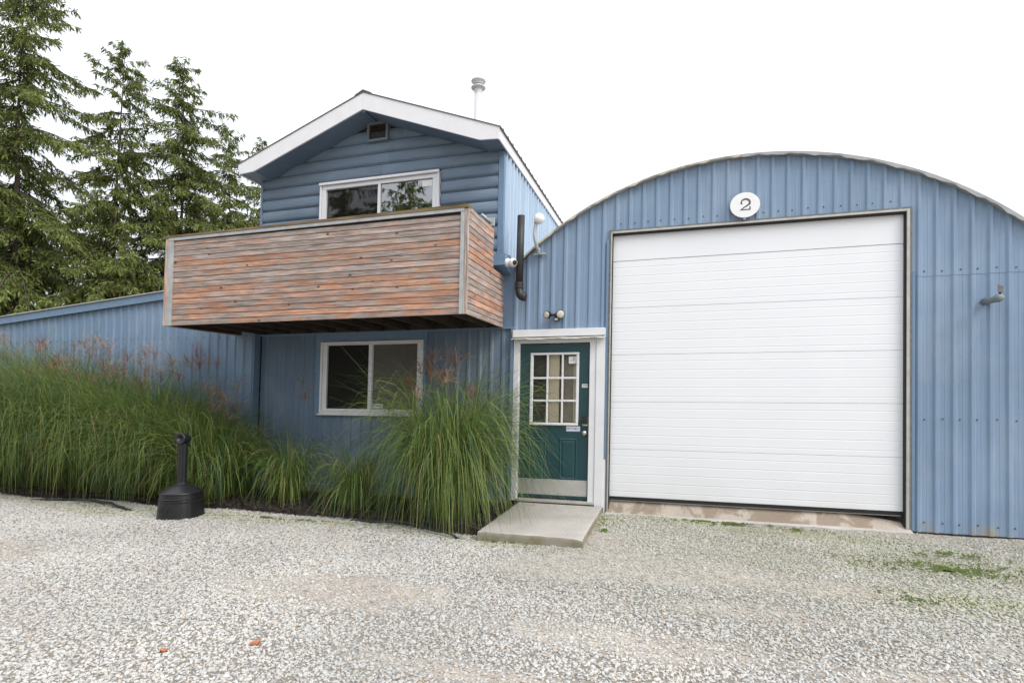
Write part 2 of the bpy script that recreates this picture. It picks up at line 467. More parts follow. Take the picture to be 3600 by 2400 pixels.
def np_mesh(name, V, F, mat, parent=None, cols=None, smooth=False):
    me = bpy.data.meshes.new(name)
    base = thing_base(parent) if parent else Vector((0, 0, 0))
    V = np.asarray(V, np.float32) - np.array(base, np.float32)
    F = np.asarray(F, np.int32); k = F.shape[1]
    me.vertices.add(len(V)); me.vertices.foreach_set('co', V.ravel())
    me.loops.add(F.size); me.loops.foreach_set('vertex_index', F.ravel())
    me.polygons.add(len(F)); me.polygons.foreach_set('loop_start', np.arange(0, F.size, k, dtype=np.int32))
    me.polygons.foreach_set('loop_total', np.full(len(F), k, np.int32))
    if cols is not None:
        a = me.color_attributes.new('Col', 'FLOAT_COLOR', 'POINT')
        c = np.ones((len(V), 4), np.float32); c[:, :3] = cols
        a.data.foreach_set('color', c.ravel())
    me.update(); me.validate()
    me.materials.append(M[mat])
    if smooth: me.shade_smooth()
    o = bpy.data.objects.new(name, me); COL.objects.link(o)
    if parent: o.parent = parent
    return o

GZ = -0.2
PITCHR = 0.1675
RIB0 = 0.05
def rib_profile(a0, a1, phase=RIB0, depth=.02):
    """points (a, out) of a trapezoid-ribbed sheet between a0 and a1"""
    pts = [(a0, 0.0)]
    k = math.floor((a0 - phase) / PITCHR) - 1
    while phase + k * PITCHR < a1 + .1:
        c = phase + k * PITCHR
        for da, o in ((-.033, 0), (-.014, depth), (.014, depth), (.033, 0), (.076, 0), (.0835, .003), (.091, 0)):
            if a0 + .001 < c + da < a1 - .001: pts.append((c + da, o))
        k += 1
    pts.append((a1, 0.0))
    pts.sort()
    return pts
def sheet_front(name, x0, x1, y, zb, zt, parent, mat, phase=RIB0):
    """one ribbed sheet in a plane y = const; zb and zt numbers or functions of x"""
    fb = zb if callable(zb) else (lambda x: zb); ft = zt if callable(zt) else (lambda x: zt)
    mb = MB(); vs = []; fs = []
    pr = rib_profile(x0, x1, phase)
    for x, o in pr:
        vs += [(x, y - o, fb(x)), (x, y - o, ft(x)), (x, y - o + .004, fb(x)), (x, y - o + .004, ft(x))]
    for i in range(len(pr) - 1):
        a = i * 4
        fs += [(a, a + 4, a + 5, a + 1), (a + 2, a + 3, a + 7, a + 6), (a, a + 2, a + 6, a + 4), (a + 1, a + 5, a + 7, a + 3)]
    mb.add(vs, fs)
    return mb.build(name, mat, parent)
def sheets(x0, x1, y, zb, zt, parent, mat, step=5):
    w = PITCHR * step; x = x0
    edges = [x0]
    k = math.ceil((x0 + .2 - RIB0 - PITCHR / 2) / w)
    while RIB0 + PITCHR / 2 + k * w < x1 - .15:
        edges.append(RIB0 + PITCHR / 2 + k * w); k += 1
    edges.append(x1)
    for i, (a, b) in enumerate(zip(edges[:-1], edges[1:])):
        sheet_front('cladding_sheet', a, b + (.006 if b < x1 else 0), y - (.0015 if i % 2 else 0), zb, zt, parent, mat)
def rows_of_screws(rows, parent, phase=RIB0):
    mb = MB()
    for (x0, x1, y, z) in rows:
        k = math.ceil((x0 - phase - PITCHR * .5) / PITCHR)
        while phase + (k + .5) * PITCHR - .03 < x1:
            x = phase + (k + .5) * PITCHR - .03 + random.uniform(-.012, .012)
            zz = z + random.uniform(-.008, .008)
            mb.lathe((x, y, zz), [(.0095, 0), (.0095, .003), (.0055, .004), (.0055, .008)], 6, (0, -1, 0))
            k += 1
    o = mb.build('screws', 'screw', parent, kind='stuff')
    return o

# ================================================================== GROUND
def ground():
    mb = MB()
    mb.add([(-260, -120, GZ - .03), (260, -120, GZ - .03), (260, 300, GZ - .03), (-260, 300, GZ - .03)], [(0, 1, 2, 3)])
    o = mb.build('ground', 'ground', shear=False); o['kind'] = 'structure'
    # a finer, slightly uneven yard sheet carrying the stones
ground()
BED = [(-13.5, -1.50), (-8.3, -1.38), (-7.1, -1.24), (-6.5, -1.25), (-5.7, -1.25), (-5.0, -1.22), (-3.8, -1.28), (-2.6, -1.31), (-1.9, -1.36), (-1.2, -1.45)]
def bed_edge(x): return np.interp(x, [p[0] for p in BED], [p[1] for p in BED])
def uneven(x, y):
    return .010 * np.sin(1.3 * x + .7 * y + 1) + .008 * np.sin(2.9 * x - 2.1 * y) + .006 * np.sin(5.3 * y + 1.9 * x + 2) - .004
def vnoise(x, y, seed=0):
    rng = np.random.RandomState(seed); T = rng.rand(64, 64)
    xi = np.floor(x).astype(int); yi = np.floor(y).astype(int); fx = x - xi; fy = y - yi
    fx = fx * fx * (3 - 2 * fx); fy = fy * fy * (3 - 2 * fy)
    g = lambda a, b: T[a % 64, b % 64]
    return (g(xi, yi) * (1 - fx) + g(xi + 1, yi) * fx) * (1 - fy) + (g(xi, yi + 1) * (1 - fx) + g(xi + 1, yi + 1) * fx) * fy
def fbm(x, y, seed=0, o=4):
    s = 0; a = .5; t = 0
    for i in range(o):
        s = s + a * vnoise(x * 2 ** i, y * 2 ** i, seed + i); t += a; a *= .55
    return s / t
def yard():
    xs = np.arange(-11.5, 6.01, .1); ys = np.arange(-6.8, .11, .1)
    X, Y = np.meshgrid(xs, ys)
    Z = GZ + uneven(X, Y)
    nx, ny = len(xs), len(ys)
    V = np.stack([X, Y, Z], -1).reshape(-1, 3)
    i = np.arange(ny - 1)[:, None] * nx + np.arange(nx - 1)[None]
    F = np.stack([i, i + 1, i + nx + 1, i + nx], -1).reshape(-1, 4)
    o = np_mesh('gravel', V, F, 'ground', smooth=True)
    o['kind'] = 'stuff'
    o['label'] = 'loose pale crushed stone covering the whole yard'
    o['category'] = 'gravel'
    # where the stones lie thick, thin or not at all
    d = np.ones_like(X)
    big = fbm(X * .55 + 3, Y * .9 + 8, 3)
    d *= np.clip((.70 - big) / .12, .35, 1)
    for (bx, by, rx, ry, k) in ((.5, -3.6, 1.3, .22, .55), (2.6, -3.9, 1.2, .32, .8), (-.2, -4.25, .9, .14, .55), (-5.2, -3.1, 1.1, .2, .3), (.0, -1.3, .32, .4, .7), (1.3, -2.9, .7, .18, .5), (-1.4, -3.2, .8, .2, .4)):
        q = ((X - bx) / rx) ** 2 + ((Y - by) / ry) ** 2 + (fbm(X * 3, Y * 3, 9) - .5) * 1.3
        d *= 1 - k * np.clip(1.25 - q, 0, 1)
    inbed = np.clip((Y - bed_edge(X) + (fbm(X * 2.5, Y * 2.5, 21) - .5) * .25) / .12, 0, 1) * (X < -1.16)
    d *= 1 - inbed * .93
    d[(X > -1.22) & (X < -.03) & (Y > -1.66)] = 0
    d[(X > -.06) & (X < 3.30) & (Y > -.10)] = 0
    d[(Y > -.02)] = 0
    # stones lie as thick everywhere; far outside the yard in view they are only sparser
    ang = np.abs(np.arctan2(X - .786, Y + 7.143) - YAW)
    d *= np.where(ang < math.radians(50), 1, .5)
    a = o.data.attributes.new('dens', 'FLOAT', 'POINT')
    a.data.foreach_set('value', np.clip(d, 0, 1).astype(np.float32).ravel())
    # ---- geometry nodes: scatter stones
    ng = bpy.data.node_groups.new('scatter_stones', 'GeometryNodeTree')
    ng.interface.new_socket('Geometry', in_out='INPUT', socket_type='NodeSocketGeometry')
    ng.interface.new_socket('Geometry', in_out='OUTPUT', socket_type='NodeSocketGeometry')
    N, L = ng.nodes, ng.links
    gi = N.new('NodeGroupInput'); go = N.new('NodeGroupOutput')
    def mth(op, a, b):
        m = N.new('ShaderNodeMath'); m.operation = op
        for s, v in ((m.inputs[0], a), (m.inputs[1], b)):
            if isinstance(v, (int, float)): s.default_value = v
            else: L.new(v, s)
        return m.outputs[0]
    na = N.new('GeometryNodeInputNamedAttribute'); na.data_type = 'FLOAT'; na.inputs[0].default_value = 'dens'
    def variants(smin_sub, scl):
        js = N.new('GeometryNodeJoinGeometry')
        for k in range(6):
            ic = N.new('GeometryNodeMeshIcoSphere'); ic.inputs[0].default_value = 1; ic.inputs[1].default_value = 2
            sp = N.new('GeometryNodeSetPosition')
            nt = N.new('ShaderNodeTexNoise'); nt.inputs['Scale'].default_value = 1.15; nt.inputs['Detail'].default_value = 1.5
            po = N.new('GeometryNodeInputPosition')
            ad = N.new('ShaderNodeVectorMath'); ad.operation = 'ADD'; ad.inputs[1].default_value = (k * 7.3, k * 3.1, k * 5.7)
            L.new(po.outputs[0], ad.inputs[0]); L.new(ad.outputs[0], nt.inputs['Vector'])
            sb = N.new('ShaderNodeVectorMath'); sb.operation = 'SUBTRACT'; sb.inputs[1].default_value = (.5, .5, .5)
            L.new(nt.outputs['Color'], sb.inputs[0])
            sc = N.new('ShaderNodeVectorMath'); sc.operation = 'SCALE'; sc.inputs['Scale'].default_value = 1.9
            L.new(sb.outputs[0], sc.inputs[0])
            L.new(ic.outputs[0], sp.inputs['Geometry']); L.new(sc.outputs[0], sp.inputs['Offset'])
            tr = N.new('GeometryNodeTransform'); tr.inputs['Scale'].default_value = (1.0 + .25 * (k % 3), .85, .52 + .06 * (k % 2))
            L.new(sp.outputs[0], tr.inputs[0])
            sm = N.new('GeometryNodeSetMaterial'); sm.inputs[2].default_value = M['stone']
            L.new(tr.outputs[0], sm.inputs[0])
            ss = N.new('GeometryNodeSetShadeSmooth'); L.new(sm.outputs[0], ss.inputs[0])
            ss.inputs['Shade Smooth'].default_value = k % 3 != 0
            gti = N.new('GeometryNodeGeometryToInstance'); L.new(ss.outputs[0], gti.inputs[0])
            L.new(gti.outputs[0], js.inputs[0])
        return js.outputs[0]
    var = variants(0, 1)
    jo = N.new('GeometryNodeJoinGeometry')
    L.new(gi.outputs[0], jo.inputs[0])
    for (dens, s0, s1, seed, power, sink) in ((2250, .0066, .0122, 3, 1, .002), (2500, .0034, .0068, 11, .5, .0), (34, .013, .019, 17, 1.5, .003)):
        dp = N.new('GeometryNodeDistributePointsOnFaces'); dp.distribute_method = 'RANDOM'
        L.new(gi.outputs[0], dp.inputs['Mesh'])
        L.new(mth('MULTIPLY', mth('POWER', na.outputs[0], power), dens), dp.inputs['Density'])
        dp.inputs['Seed'].default_value = seed
        ip = N.new('GeometryNodeInstanceOnPoints')
        L.new(dp.outputs['Points'], ip.inputs['Points']); L.new(var, ip.inputs['Instance'])
        ip.inputs['Pick Instance'].default_value = True
        ri = N.new('FunctionNodeRandomValue'); ri.data_type = 'INT'
        ri.inputs[4].default_value = 0; ri.inputs[5].default_value = 5; ri.inputs['Seed'].default_value = seed + 1
        L.new(ri.outputs[2], ip.inputs['Instance Index'])
        rr = N.new('FunctionNodeRandomValue'); rr.data_type = 'FLOAT_VECTOR'
        rr.inputs[0].default_value = (-.45, -.45, 0); rr.inputs[1].default_value = (.45, .45, 6.283); rr.inputs['Seed'].default_value = seed + 2
        L.new(rr.outputs[0], ip.inputs['Rotation'])
        rs = N.new('FunctionNodeRandomValue'); rs.data_type = 'FLOAT'
        rs.inputs[2].default_value = s0; rs.inputs[3].default_value = s1; rs.inputs['Seed'].default_value = seed + 3
        L.new(rs.outputs[1], ip.inputs['Scale'])
        ti = N.new('GeometryNodeTranslateInstances'); ti.inputs['Translation'].default_value = (0, 0, sink)
        ti.inputs['Local Space'].default_value = False
        L.new(ip.outputs[0], ti.inputs[0])
        L.new(ti.outputs[0], jo.inputs[0])
    L.new(jo.outputs[0], go.inputs[0])
    md = o.modifiers.new('stones', 'NODES'); md.node_group = ng
yard()

def soil_bed():
    xs = np.arange(-13.5, -1.15, .08)
    V = []; F = []
    rng = np.random.RandomState(4)
    ny = 16
    for i, x in enumerate(xs):
        e = bed_edge(x) + (fbm(np.array([x * 2.]), np.array([3.]), 5)[0] - .5) * .12
        for j in range(ny):
            t = j / (ny - 1)
            y = e + (0.06 - e) * t
            z = GZ + .004 + .05 * min(1, t * 4) * (.6 + .8 * rng.rand()) if j else GZ - .03
            V.append((x, y, z))
    for i in range(len(xs) - 1):
        for j in range(ny - 1):
            a = i * ny + j; F.append((a, a + ny, a + ny + 1, a + 1))
    o = np_mesh('soil_bed', V, F, 'soil'); o['kind'] = 'structure'
    # crumbs and dead leaf litter
    n = 9000
    X = rng.uniform(-11, -1.2, n); E = bed_edge(X); Y = E + (0 - E) * rng.rand(n) ** 1.4
    s = rng.uniform(.004, .016, n); th = rng.rand(n) * 6.28; Z = GZ + .05 + rng.rand(n) * .02
    P = np.zeros((n, 4, 3)); dx = np.cos(th) * s; dy = np.sin(th) * s
    P[:, 0] = np.stack([X - dx * 1.8, Y - dy * 1.8, Z], -1); P[:, 1] = np.stack([X + dy, Y - dx, Z + s * .7], -1)
    P[:, 2] = np.stack([X + dx * 1.8, Y + dy * 1.8, Z + s * .2], -1); P[:, 3] = np.stack([X - dy, Y + dx, Z - s * .3], -1)
    q = np.arange(n)[:, None] * 4
    o = np_mesh('soil_litter', P.reshape(-1, 3), np.concatenate([q + [0, 1, 2], q + [0, 2, 3], q + [0, 1, 3]]), 'mulch')
    o['kind'] = 'stuff'; o['label'] = 'dead leaf litter and soil crumbs under the tall grasses'; o['category'] = 'litter'
soil_bed()

def moss_tufts():
    rng = np.random.RandomState(8)
    P = []
    for (x, y, rx, ry, n) in ((1.0, -.17, 1.0, .10, 5200), (3.1, -1.4, .95, .34, 2600), (3.3, -.9, .5, .15, 900), (2.0, -.25, .5, .07, 900), (-.02, -.42, .16, .3, 1000), (.03, -.95, .10, .12, 500), (-3.0, -1.47, .7, .05, 1700), (-4.0, -1.46, .5, .05, 800), (-.9, -1.68, .35, .035, 700), (2.6, -2.3, .4, .15, 500)):
        a = rng.rand(n) * 6.28; r = np.abs(rng.normal(0, .55, n))
        q = np.stack([x + np.cos(a) * r * rx, y + np.sin(a) * r * ry], -1)
        keep = (fbm(q[:, 0] * 16, q[:, 1] * 16, 31) > .55) & (rng.rand(n) < .6)
        keep &= ~((q[:, 0] > -.05) & (q[:, 1] > -.105)) & ~((q[:, 0] < -.04) & (q[:, 0] > -1.2) & (q[:, 1] > -1.65))
        P.append(q[keep])
    P = np.concatenate(P); n = len(P)
    s = rng.uniform(.006, .014, n); th = rng.rand(n) * 6.28
    V = np.zeros((n, 4, 3)); Z = GZ + .004 + .008 * rng.rand(n)
    for k in range(3):
        V[:, k] = np.stack([P[:, 0] + np.cos(th + k * 2.09) * s, P[:, 1] + np.sin(th + k * 2.09) * s, Z], -1)
    V[:, 3] = np.stack([P[:, 0], P[:, 1], Z + s * 1.1], -1)
    q = np.arange(n)[:, None] * 4
    o = np_mesh('moss', V.reshape(-1, 3), np.concatenate([q + [0, 1, 3], q + [1, 2, 3], q + [2, 0, 3]]), 'moss')
    o['kind'] = 'stuff'; o['label'] = 'bright green moss growing between the stones in patches'; o['category'] = 'moss'
moss_tufts()

# ================================================================== QUONSET GARAGE
ACX, ACZ, AR = 1.60, .04, 4.17
def arch(x): return ACZ + math.sqrt(max(0, AR * AR - (x - ACX) ** 2))
GX0, GX1, GTOP = 0.0, 3.295, 3.425          # big door opening
g = thing('arched_garage', 'blue ribbed-metal garage with a rounded arched roof and wide white overhead door', 'garage', (2.0, 0, GZ))
def wallslab(name, x0, x1, zb, zt, y0, y1, parent, mat='dark', n=1):
    ft = zt if callable(zt) else (lambda x: zt)
    xs = [x0 + (x1 - x0) * i / n for i in range(n + 1)]
    poly = [(x0, zb), (x1, zb)] + [(x, ft(x)) for x in reversed(xs)]
    return MB().prism_xz(poly, y0, y1).build(name, mat, parent)
atop = lambda x: arch(x) - .03
wallslab('wall', -1.31, GX0 - .04, 2.17, atop, .03, .14, g, n=8)
wallslab('wall', GX0 - .04, GX1 + .03, GTOP + .04, atop, .03, .14, g, n=20)
wallslab('wall', GX1 + .03, 5.68, GZ - .05, lambda x: min(atop(x), 9), .03, .14, g, n=20)
at2 = lambda x: arch(x) - .012
sheets(-1.31, GX0 - .042, .022, 2.15, at2, g, 'blue')
sheets(GX0 - .042, GX1 + .035, .022, GTOP + .012, at2, g, 'blue')
sheets(GX1 + .035, 5.70, .018, 2.645, at2, g, 'blue')
sheets(GX1 + .035, 5.70, .022, GZ + .01, 2.66, g, 'blue')
MB().box(GX1 + .03, GX1 + .062, -.006, .02, GZ + .02, 2.7).build('edge_strip', 'blue_trim', g)
MB().box(GX0 - .072, GX0 - .046, -.012, .02, .49, GTOP - .12).build('edge_strip', 'blue_trim', g)
rows_of_screws([(0.02, 3.2, .022, 3.52), (3.36, 5.6, .018, 2.70), (3.36, 5.6, .022, 1.05), (3.36, 5.6, .022, -.09)], g)
# vault roof, its rim and the back wall
def vault():
    mb = MB(); n = 56; vs = []; fs = []
    a0, a1 = math.radians(2), math.radians(134.4)
    for i in range(n + 1):
        a = a0 + (a1 - a0) * i / n
        ca, sa = math.cos(a), math.sin(a)
        for (r, y) in ((AR + .006, -.05), (AR + .006, 11.0), (AR - .008, 11.0), (AR - .008, -.05)):
            vs.append((ACX + r * ca, y, ACZ + r * sa))
    for i in range(n):
        for k in range(4): fs.append((i * 4 + k, i * 4 + (k + 1) % 4, i * 4 + 4 + (k + 1) % 4, i * 4 + 4 + k))
    mb.add(vs, fs).build('roof', 'alu', g)
    # wavy front flashing
    for (a_lo, a_hi, w, mat) in ((math.radians(8), math.radians(91), .040, 'flash'), (math.radians(91), math.radians(134.2), .026, 'rim')):
        mb = MB(); vs = []; fs = []; n = 90
        for i in range(n + 1):
            a = a_lo + (a_hi - a_lo) * i / n
            wob = .009 * math.sin(a * 62) + .006 * math.sin(a * 151 + 1)
            for (r, y) in ((AR + .010, -.066), (AR - w + .02 + wob, -.060), (AR - w + .02 + wob, -.052), (AR + .010, -.052)):
                vs.append((ACX + r * math.cos(a), y, ACZ + r * math.sin(a)))
        for i in range(n):
            for k in range(4): fs.append((i * 4 + k, i * 4 + (k + 1) % 4, i * 4 + 4 + (k + 1) % 4, i * 4 + 4 + k))
        mb.add(vs, fs).build('roof_edge_flashing', mat, g)
    poly = [(ACX - AR, GZ)] + [(ACX + AR, GZ)] + [(ACX + AR * math.cos(math.pi * i / 30), ACZ + AR * math.sin(math.pi * i / 30)) for i in range(31)]
    MB().prism_xz(poly, 10.8, 10.95).build('back_wall', 'dark', g)
vault()
# frame of the big door
fr = MB()
fr.box(GX0 - .046, GX0 - .022, -.004, .15, GZ + .0, GTOP + .012); fr.box(GX1 + .010, GX1 + .033, -.006, .15, GZ, GTOP + .012)
fr.box(GX0 - .022, GX1 + .010, -.006, .15, GTOP - .012, GTOP + .010)
fr.build('jamb', 'grey_wood', g)
al = MB()
al.box(GX0 - .024, GX0 - .006, -.012, .012, GZ + .02, GTOP - .01); al.box(GX1 - .022, GX1 + .008, -.014, .012, GZ + .02, GTOP - .01)
al.box(GX0 - .006, GX1 - .022, -.014, .012, GTOP - .036, GTOP - .011)
al.build('door_stop', 'alu', g, bevel=.003)
DY = .052
od = MB()
od.box(GX0 - .02, GX1 + .03, DY + .045, DY + .06, 0.0, GTOP + .06)        # backing with side and top gaskets
od.box(GX0 - .010, GX0 + .004, .0, DY + .045, GZ + .04, GTOP - .036); od.box(GX1 - .034, GX1 - .022, .002, DY + .045, GZ + .05, GTOP - .036)
od.box(GX0 + .004, GX1 - .034, .001, DY + .045, GTOP - .056, GTOP - .037)
od.box(GX0 + .004, GX1 - .034, DY - .004, DY + .04, -.028, 0.013)
odo = od.build('overhead_door', 'rubber', g)
MB().box(GX0 + .006, GX1 - .050, DY + .004, DY + .03, -.039, -.0285).build('bottom_bar', 'alu', odo)
HS = .6045
for k in range(6):
    z0, z1 = .012 + k * HS + .0012, min(.012 + (k + 1) * HS - .0012, GTOP - .02)
    if k == 5: z0 += .004
    prof = [(DY + .004, z0), (DY, z0 + .003)]
    if k < 5:
        zz = z0 + .060
        while zz < z1 - .03:
            prof += [(DY, zz), (DY + .0014, zz + .005), (DY + .0014, zz + .010), (DY - .0008, zz + .019), (DY, zz + .030)]
            zz += .112
    prof += [(DY, z1 - .003), (DY + .004, z1), (DY + .04, z1), (DY + .04, z0)]
    MB().prism_yz([(y, z) for y, z in prof], GX0 + .0045, GX1 - .0345).build('door_section', 'gdoor', odo)
# floor slab under the raised door + curb
fl = MB().box(GX0 - .03, GX1 + .02, .30, 10.5, GZ - .1, GZ + .045)
o = fl.build('garage_floor', 'floor', shear=False); o['kind'] = 'structure'
vs = []; fs = []; n = 30
for i in range(n + 1):                      # sloped sill under the door, sunk at its right end
    x = GX0 - .03 + (GX1 + .05 - GX0) * i / n
    zb = -.050 - .085 * max(0, (x - 2.65) / .65) ** 1.2
    vs += [(x, -.03, GZ - .1), (x, -.03, GZ + .022), (x, .095, zb + .012), (x, .31, zb + .012), (x, .31, GZ - .1)]
for i in range(n):
    for k in range(5): fs.append((i * 5 + k, i * 5 + 5 + k, i * 5 + 5 + (k + 1) % 5, i * 5 + (k + 1) % 5))
o = MB().add(vs, fs).build('sloped_sill', 'floor', shear=False); o['kind'] = 'structure'
cb = MB()
n = 40; vs = []; fs = []
for i in range(n + 1):
    x = GX0 - .035 + (GX1 + .055 - GX0) * i / n
    w = random.uniform(-.010, .010)
    vs += [(x, -.100 + w, GZ - .1), (x, -.094 + w, GZ + .010 + random.uniform(-.004, .004)), (x, -.032, GZ + .024), (x, -.032, GZ - .1)]
for i in range(n):
    for k in range(4): fs.append((i * 4 + k, i * 4 + 4 + k, i * 4 + 4 + (k + 1) % 4, i * 4 + (k + 1) % 4))
fs += [(0, 1, 2, 3), (n * 4 + 3, n * 4 + 2, n * 4 + 1, n * 4)]
o = cb.add(vs, fs).build('concrete_curb', 'curb', shear=False); o['kind'] = 'structure'
MB().box(GX1 - .01, GX1 + .02, .15, 3.0, GZ + .04, .25).build('stem_wall', 'floor', g)
MB().box(GX0 - .05, GX0 - .02, .15, 3.0, GZ + .04, .25).build('stem_wall', 'floor', g)

# ---------------- entry door
DX0, DX1, DZ0, DZ1 = -1.2115, -.283, -.045, 1.985
ed = MB().box(DX0, DX1, .030, .07, DZ0, DZ1)
# leave the glazed opening
ed = MB()
LX0, LX1, LZ0, LZ1 = -1.045, -.428, .928, 1.845
for b in ((DX0, DX1, DZ0, LZ0), (DX0, DX1, LZ1, DZ1), (DX0, LX0, LZ0, LZ1), (LX1, DX1, LZ0, LZ1)):
    ed.box(b[0], b[1], .030, .07, b[2], b[3])
edo = ed.build('entry_door', 'teal', g, label='dark teal entry door with nine small panes and a metal kick plate')
gf = MB()
for b in ((-1.069, -.412, 1.838, 1.868), (-1.069, -.412, .908, .940), (-1.069, -1.029, .940, 1.838), (-.448, -.412, .940, 1.838)):
    gf.box(b[0], b[1], .010, .045, b[2], b[3])
gf.build('glazing_frame', 'white', edo, bevel=.006)
mu = MB()
for x in (-.833, -.631): mu.box(x - .012, x + .012, .014, .042, .940, 1.838)
for z in (1.532, 1.232): mu.box(-1.029, -.448, .0125, .043, z - .013, z + .013)
mu.build('muntin', 'white', edo, bevel=.003)
cols = [(-1.029, -.845), (-.821, -.643), (-.619, -.448)]; rws = [(.940, 1.219), (1.245, 1.519), (1.545, 1.838)]
for a, b in cols:
    for c, d in rws:
        MB().box(a - .004, b + .004, .048, .053, c - .004, d + .004).build('pane', 'glass_dull', edo)
for (a, b) in ((-1.075, -.838), (-.656, -.422)):          # raised panels
    mb = MB()
    for (i, yy) in ((0, .0295), (.016, .021), (.030, .031), (.045, .026)):
        pass
    rings = [(0, .0290), (.012, .0205), (.028, .0290), (.050, .0235)]
    vs = []
    for i, yy in rings: vs += [(a + i, yy, .202 + i), (b - i, yy, .202 + i), (b - i, yy, .738 - i), (a + i, yy, .738 - i)]
    fs = []
    for r in range(3):
        for k in range(4): fs.append((r * 4 + k, r * 4 + (k + 1) % 4, r * 4 + 4 + (k + 1) % 4, r * 4 + 4 + k))
    fs.append((12, 13, 14, 15))
    mb.add(vs, fs).build('raised_panel', 'teal2', edo)
MB().box(DX0 + .003, DX1 - .003, .0255, .0295, -.008, .198).build('kick_plate', 'steel', edo)
mb = MB()
for i in range(6):
    for z in (.185, .006): mb.lathe((DX0 + .03 + i * .173, .0255, z), [(.005, 0), (.005, .002)], 6, (0, -1, 0))
mb.build('kick_plate_screws', 'screw', edo, kind='stuff')
MB().box(DX0, DX1, .032, .066, -.062, -.0455).build('door_sweep', 'rubber', edo)
kp = MB().box(-.358, -.282, .005, .0295, .905, 1.04).build('keypad_plate', 'brass', edo, bevel=.012, seg=3)
MB().box(-.352, -.285, -.020, .0045, .93, 1.044).build('keypad_cover', 'black', edo, bevel=.008, seg=2)
MB().lathe((-.325, .0290, .817), [(.033, 0), (.033, .006), (.014, .012), (.012, .03), (.026, .042), (.031, .055), (.026, .068), (.012, .072)], 20, (0, -1, 0)).build('door_knob', 'brass', edo, smooth=True)

def text_obj(body, size, x, y, z, mat, parent, ax=1.0, name='lettering', bold=0.0, spacing=1.0):
    cu = bpy.data.curves.new('t', 'FONT'); cu.body = body; cu.size = size; cu.align_x = 'CENTER'; cu.align_y = 'CENTER'
    cu.offset = bold; cu.space_character = spacing; cu.resolution_u = 3
    to = bpy.data.objects.new('t', cu); COL.objects.link(to)
    dg = bpy.context.evaluated_depsgraph_get()
    me = to.evaluated_get(dg).to_mesh()
    mb = MB(); mb.add([(x + v.co.x * ax, y, z + v.co.y) for v in me.vertices], [tuple(p.vertices) for p in me.polygons])
    bpy.data.objects.remove(to)
    return mb.build(name, mat, parent)
M['ink'] = plain('dark_print', (.05, .055, .065), .7)
M['ink_blue'] = plain('blue_print', (.05, .14, .45), .6)
M['paper'] = plain('white_label', (.74, .75, .76), .6, var=.03)
def secure_sticker(x0, x1, z0, z1, y, parent):
    s = MB().box(x0, x1, y - .0015, y, z0, z1).build('security_sticker', 'paper', parent)
    h = z1 - z0; w = x1 - x0
    yy = y - .003
    MB().box(x0, x1, yy, y - .0016, z0, z0 + h * .14).build('blue_band', 'ink_blue', parent)
    text_obj('SECURE', h * .44, x0 + w * .37, yy, z0 + h * .54, 'ink', parent, spacing=1.15, bold=.0006)
    text_obj('VU', h * .42, x0 + w * .82, yy, z0 + h * .54, 'ink_blue', parent)
    mb = MB(); n = 24; vs = []; fs = []
    for i in range(n):
        a = math.radians(50) + math.radians(260) * i / (n - 1)
        for r in (h * .30, h * .325): vs.append((x0 + w * .83 + r * math.cos(a), yy, z0 + h * .55 + r * math.sin(a)))
    for i in range(n - 1): fs.append((i * 2, i * 2 + 1, i * 2 + 3, i * 2 + 2))
    mb.add(vs, fs).build('ring_mark', 'ink_blue', parent)
secure_sticker(-.567, -.386, .825, .899, .0285, edo)
MB().box(-.37, -.296, .0275, .0295, 1.405, 1.452).build('barcode_label', 'paper', edo)
mb = MB(); xx = -.358
for w in (.004, .008, .003, .007, .004, .009, .003, .006): mb.box(xx, xx + w * .7, .0262, .0273, 1.425, 1.445); xx += .0075
mb.box(-.360, -.345, .0262, .0273, 1.412, 1.417); mb.box(-.335, -.308, .0262, .0273, 1.412, 1.416)
mb.build('barcode_print', 'ink', edo)
MB().box(-.554, -.452, .0450, .0465, 1.721, 1.816).build('no_smoking_sticker', 'paper', edo)
mb = MB(); mb.box(-.532, -.502, .0435, .0448, 1.760, 1.766); mb.box(-.494, -.474, .0435, .0448, 1.762, 1.768)
mb.tube([(-.497, .0443, 1.772), (-.487, .0443, 1.79), (-.497, .0443, 1.80), (-.484, .0443, 1.806), (-.476, .0443, 1.79), (-.484, .0443, 1.778)], .002, 5)
mb.build('cigarette_print', 'ink', edo)
# casing, header, threshold
MB().box(-1.30, -1.222, -.012, .05, -.10, 2.055).build('door_casing', 'white', g, bevel=.005)
MB().box(-.188, -.072, -.014, .05, -.13, 2.055).build('door_casing', 'white', g, bevel=.004)
MB().box(-.272, -.190, -.002, .06, -.085, 2.0).build('door_jamb', 'white', g, bevel=.004)
MB().box(-1.222, -1.2125, .0, .06, -.08, 2.0).build('door_jamb', 'white', g)
MB().box(-.071, -.046, .0, .06, GZ, .49).build('white_return', 'white', g)
MB().box(-1.221, -.190, -.004, .06, 1.995, 2.055).build('head_jamb', 'white', g, bevel=.004)
MB().box(-1.302, -.070, -.075, .02, 2.076, 2.172).build('header_board', 'white', g, bevel=.004)
# wavy drip flashing below the header
vs = []; fs = []
for i in range(31):
    x = -1.315 + 1.25 * i / 30; w = .005 * math.sin(i * .55) + .003 * math.sin(i * 1.7)
    vs += [(x, -.105, 2.048 + w), (x, -.020, 2.076), (x, -.020, 2.072), (x, -.104, 2.041 + w)]
for i in range(30):
    for k in range(4): fs.append((i * 4 + k, i * 4 + 4 + k, i * 4 + 4 + (k + 1) % 4, i * 4 + (k + 1) % 4))
MB().add(vs, fs).build('drip_flashing', 'cream', g)
MB().box(-1.222, -.19, -.05, .08, -.098, -.066).build('threshold', 'alu', g, bevel=.004)
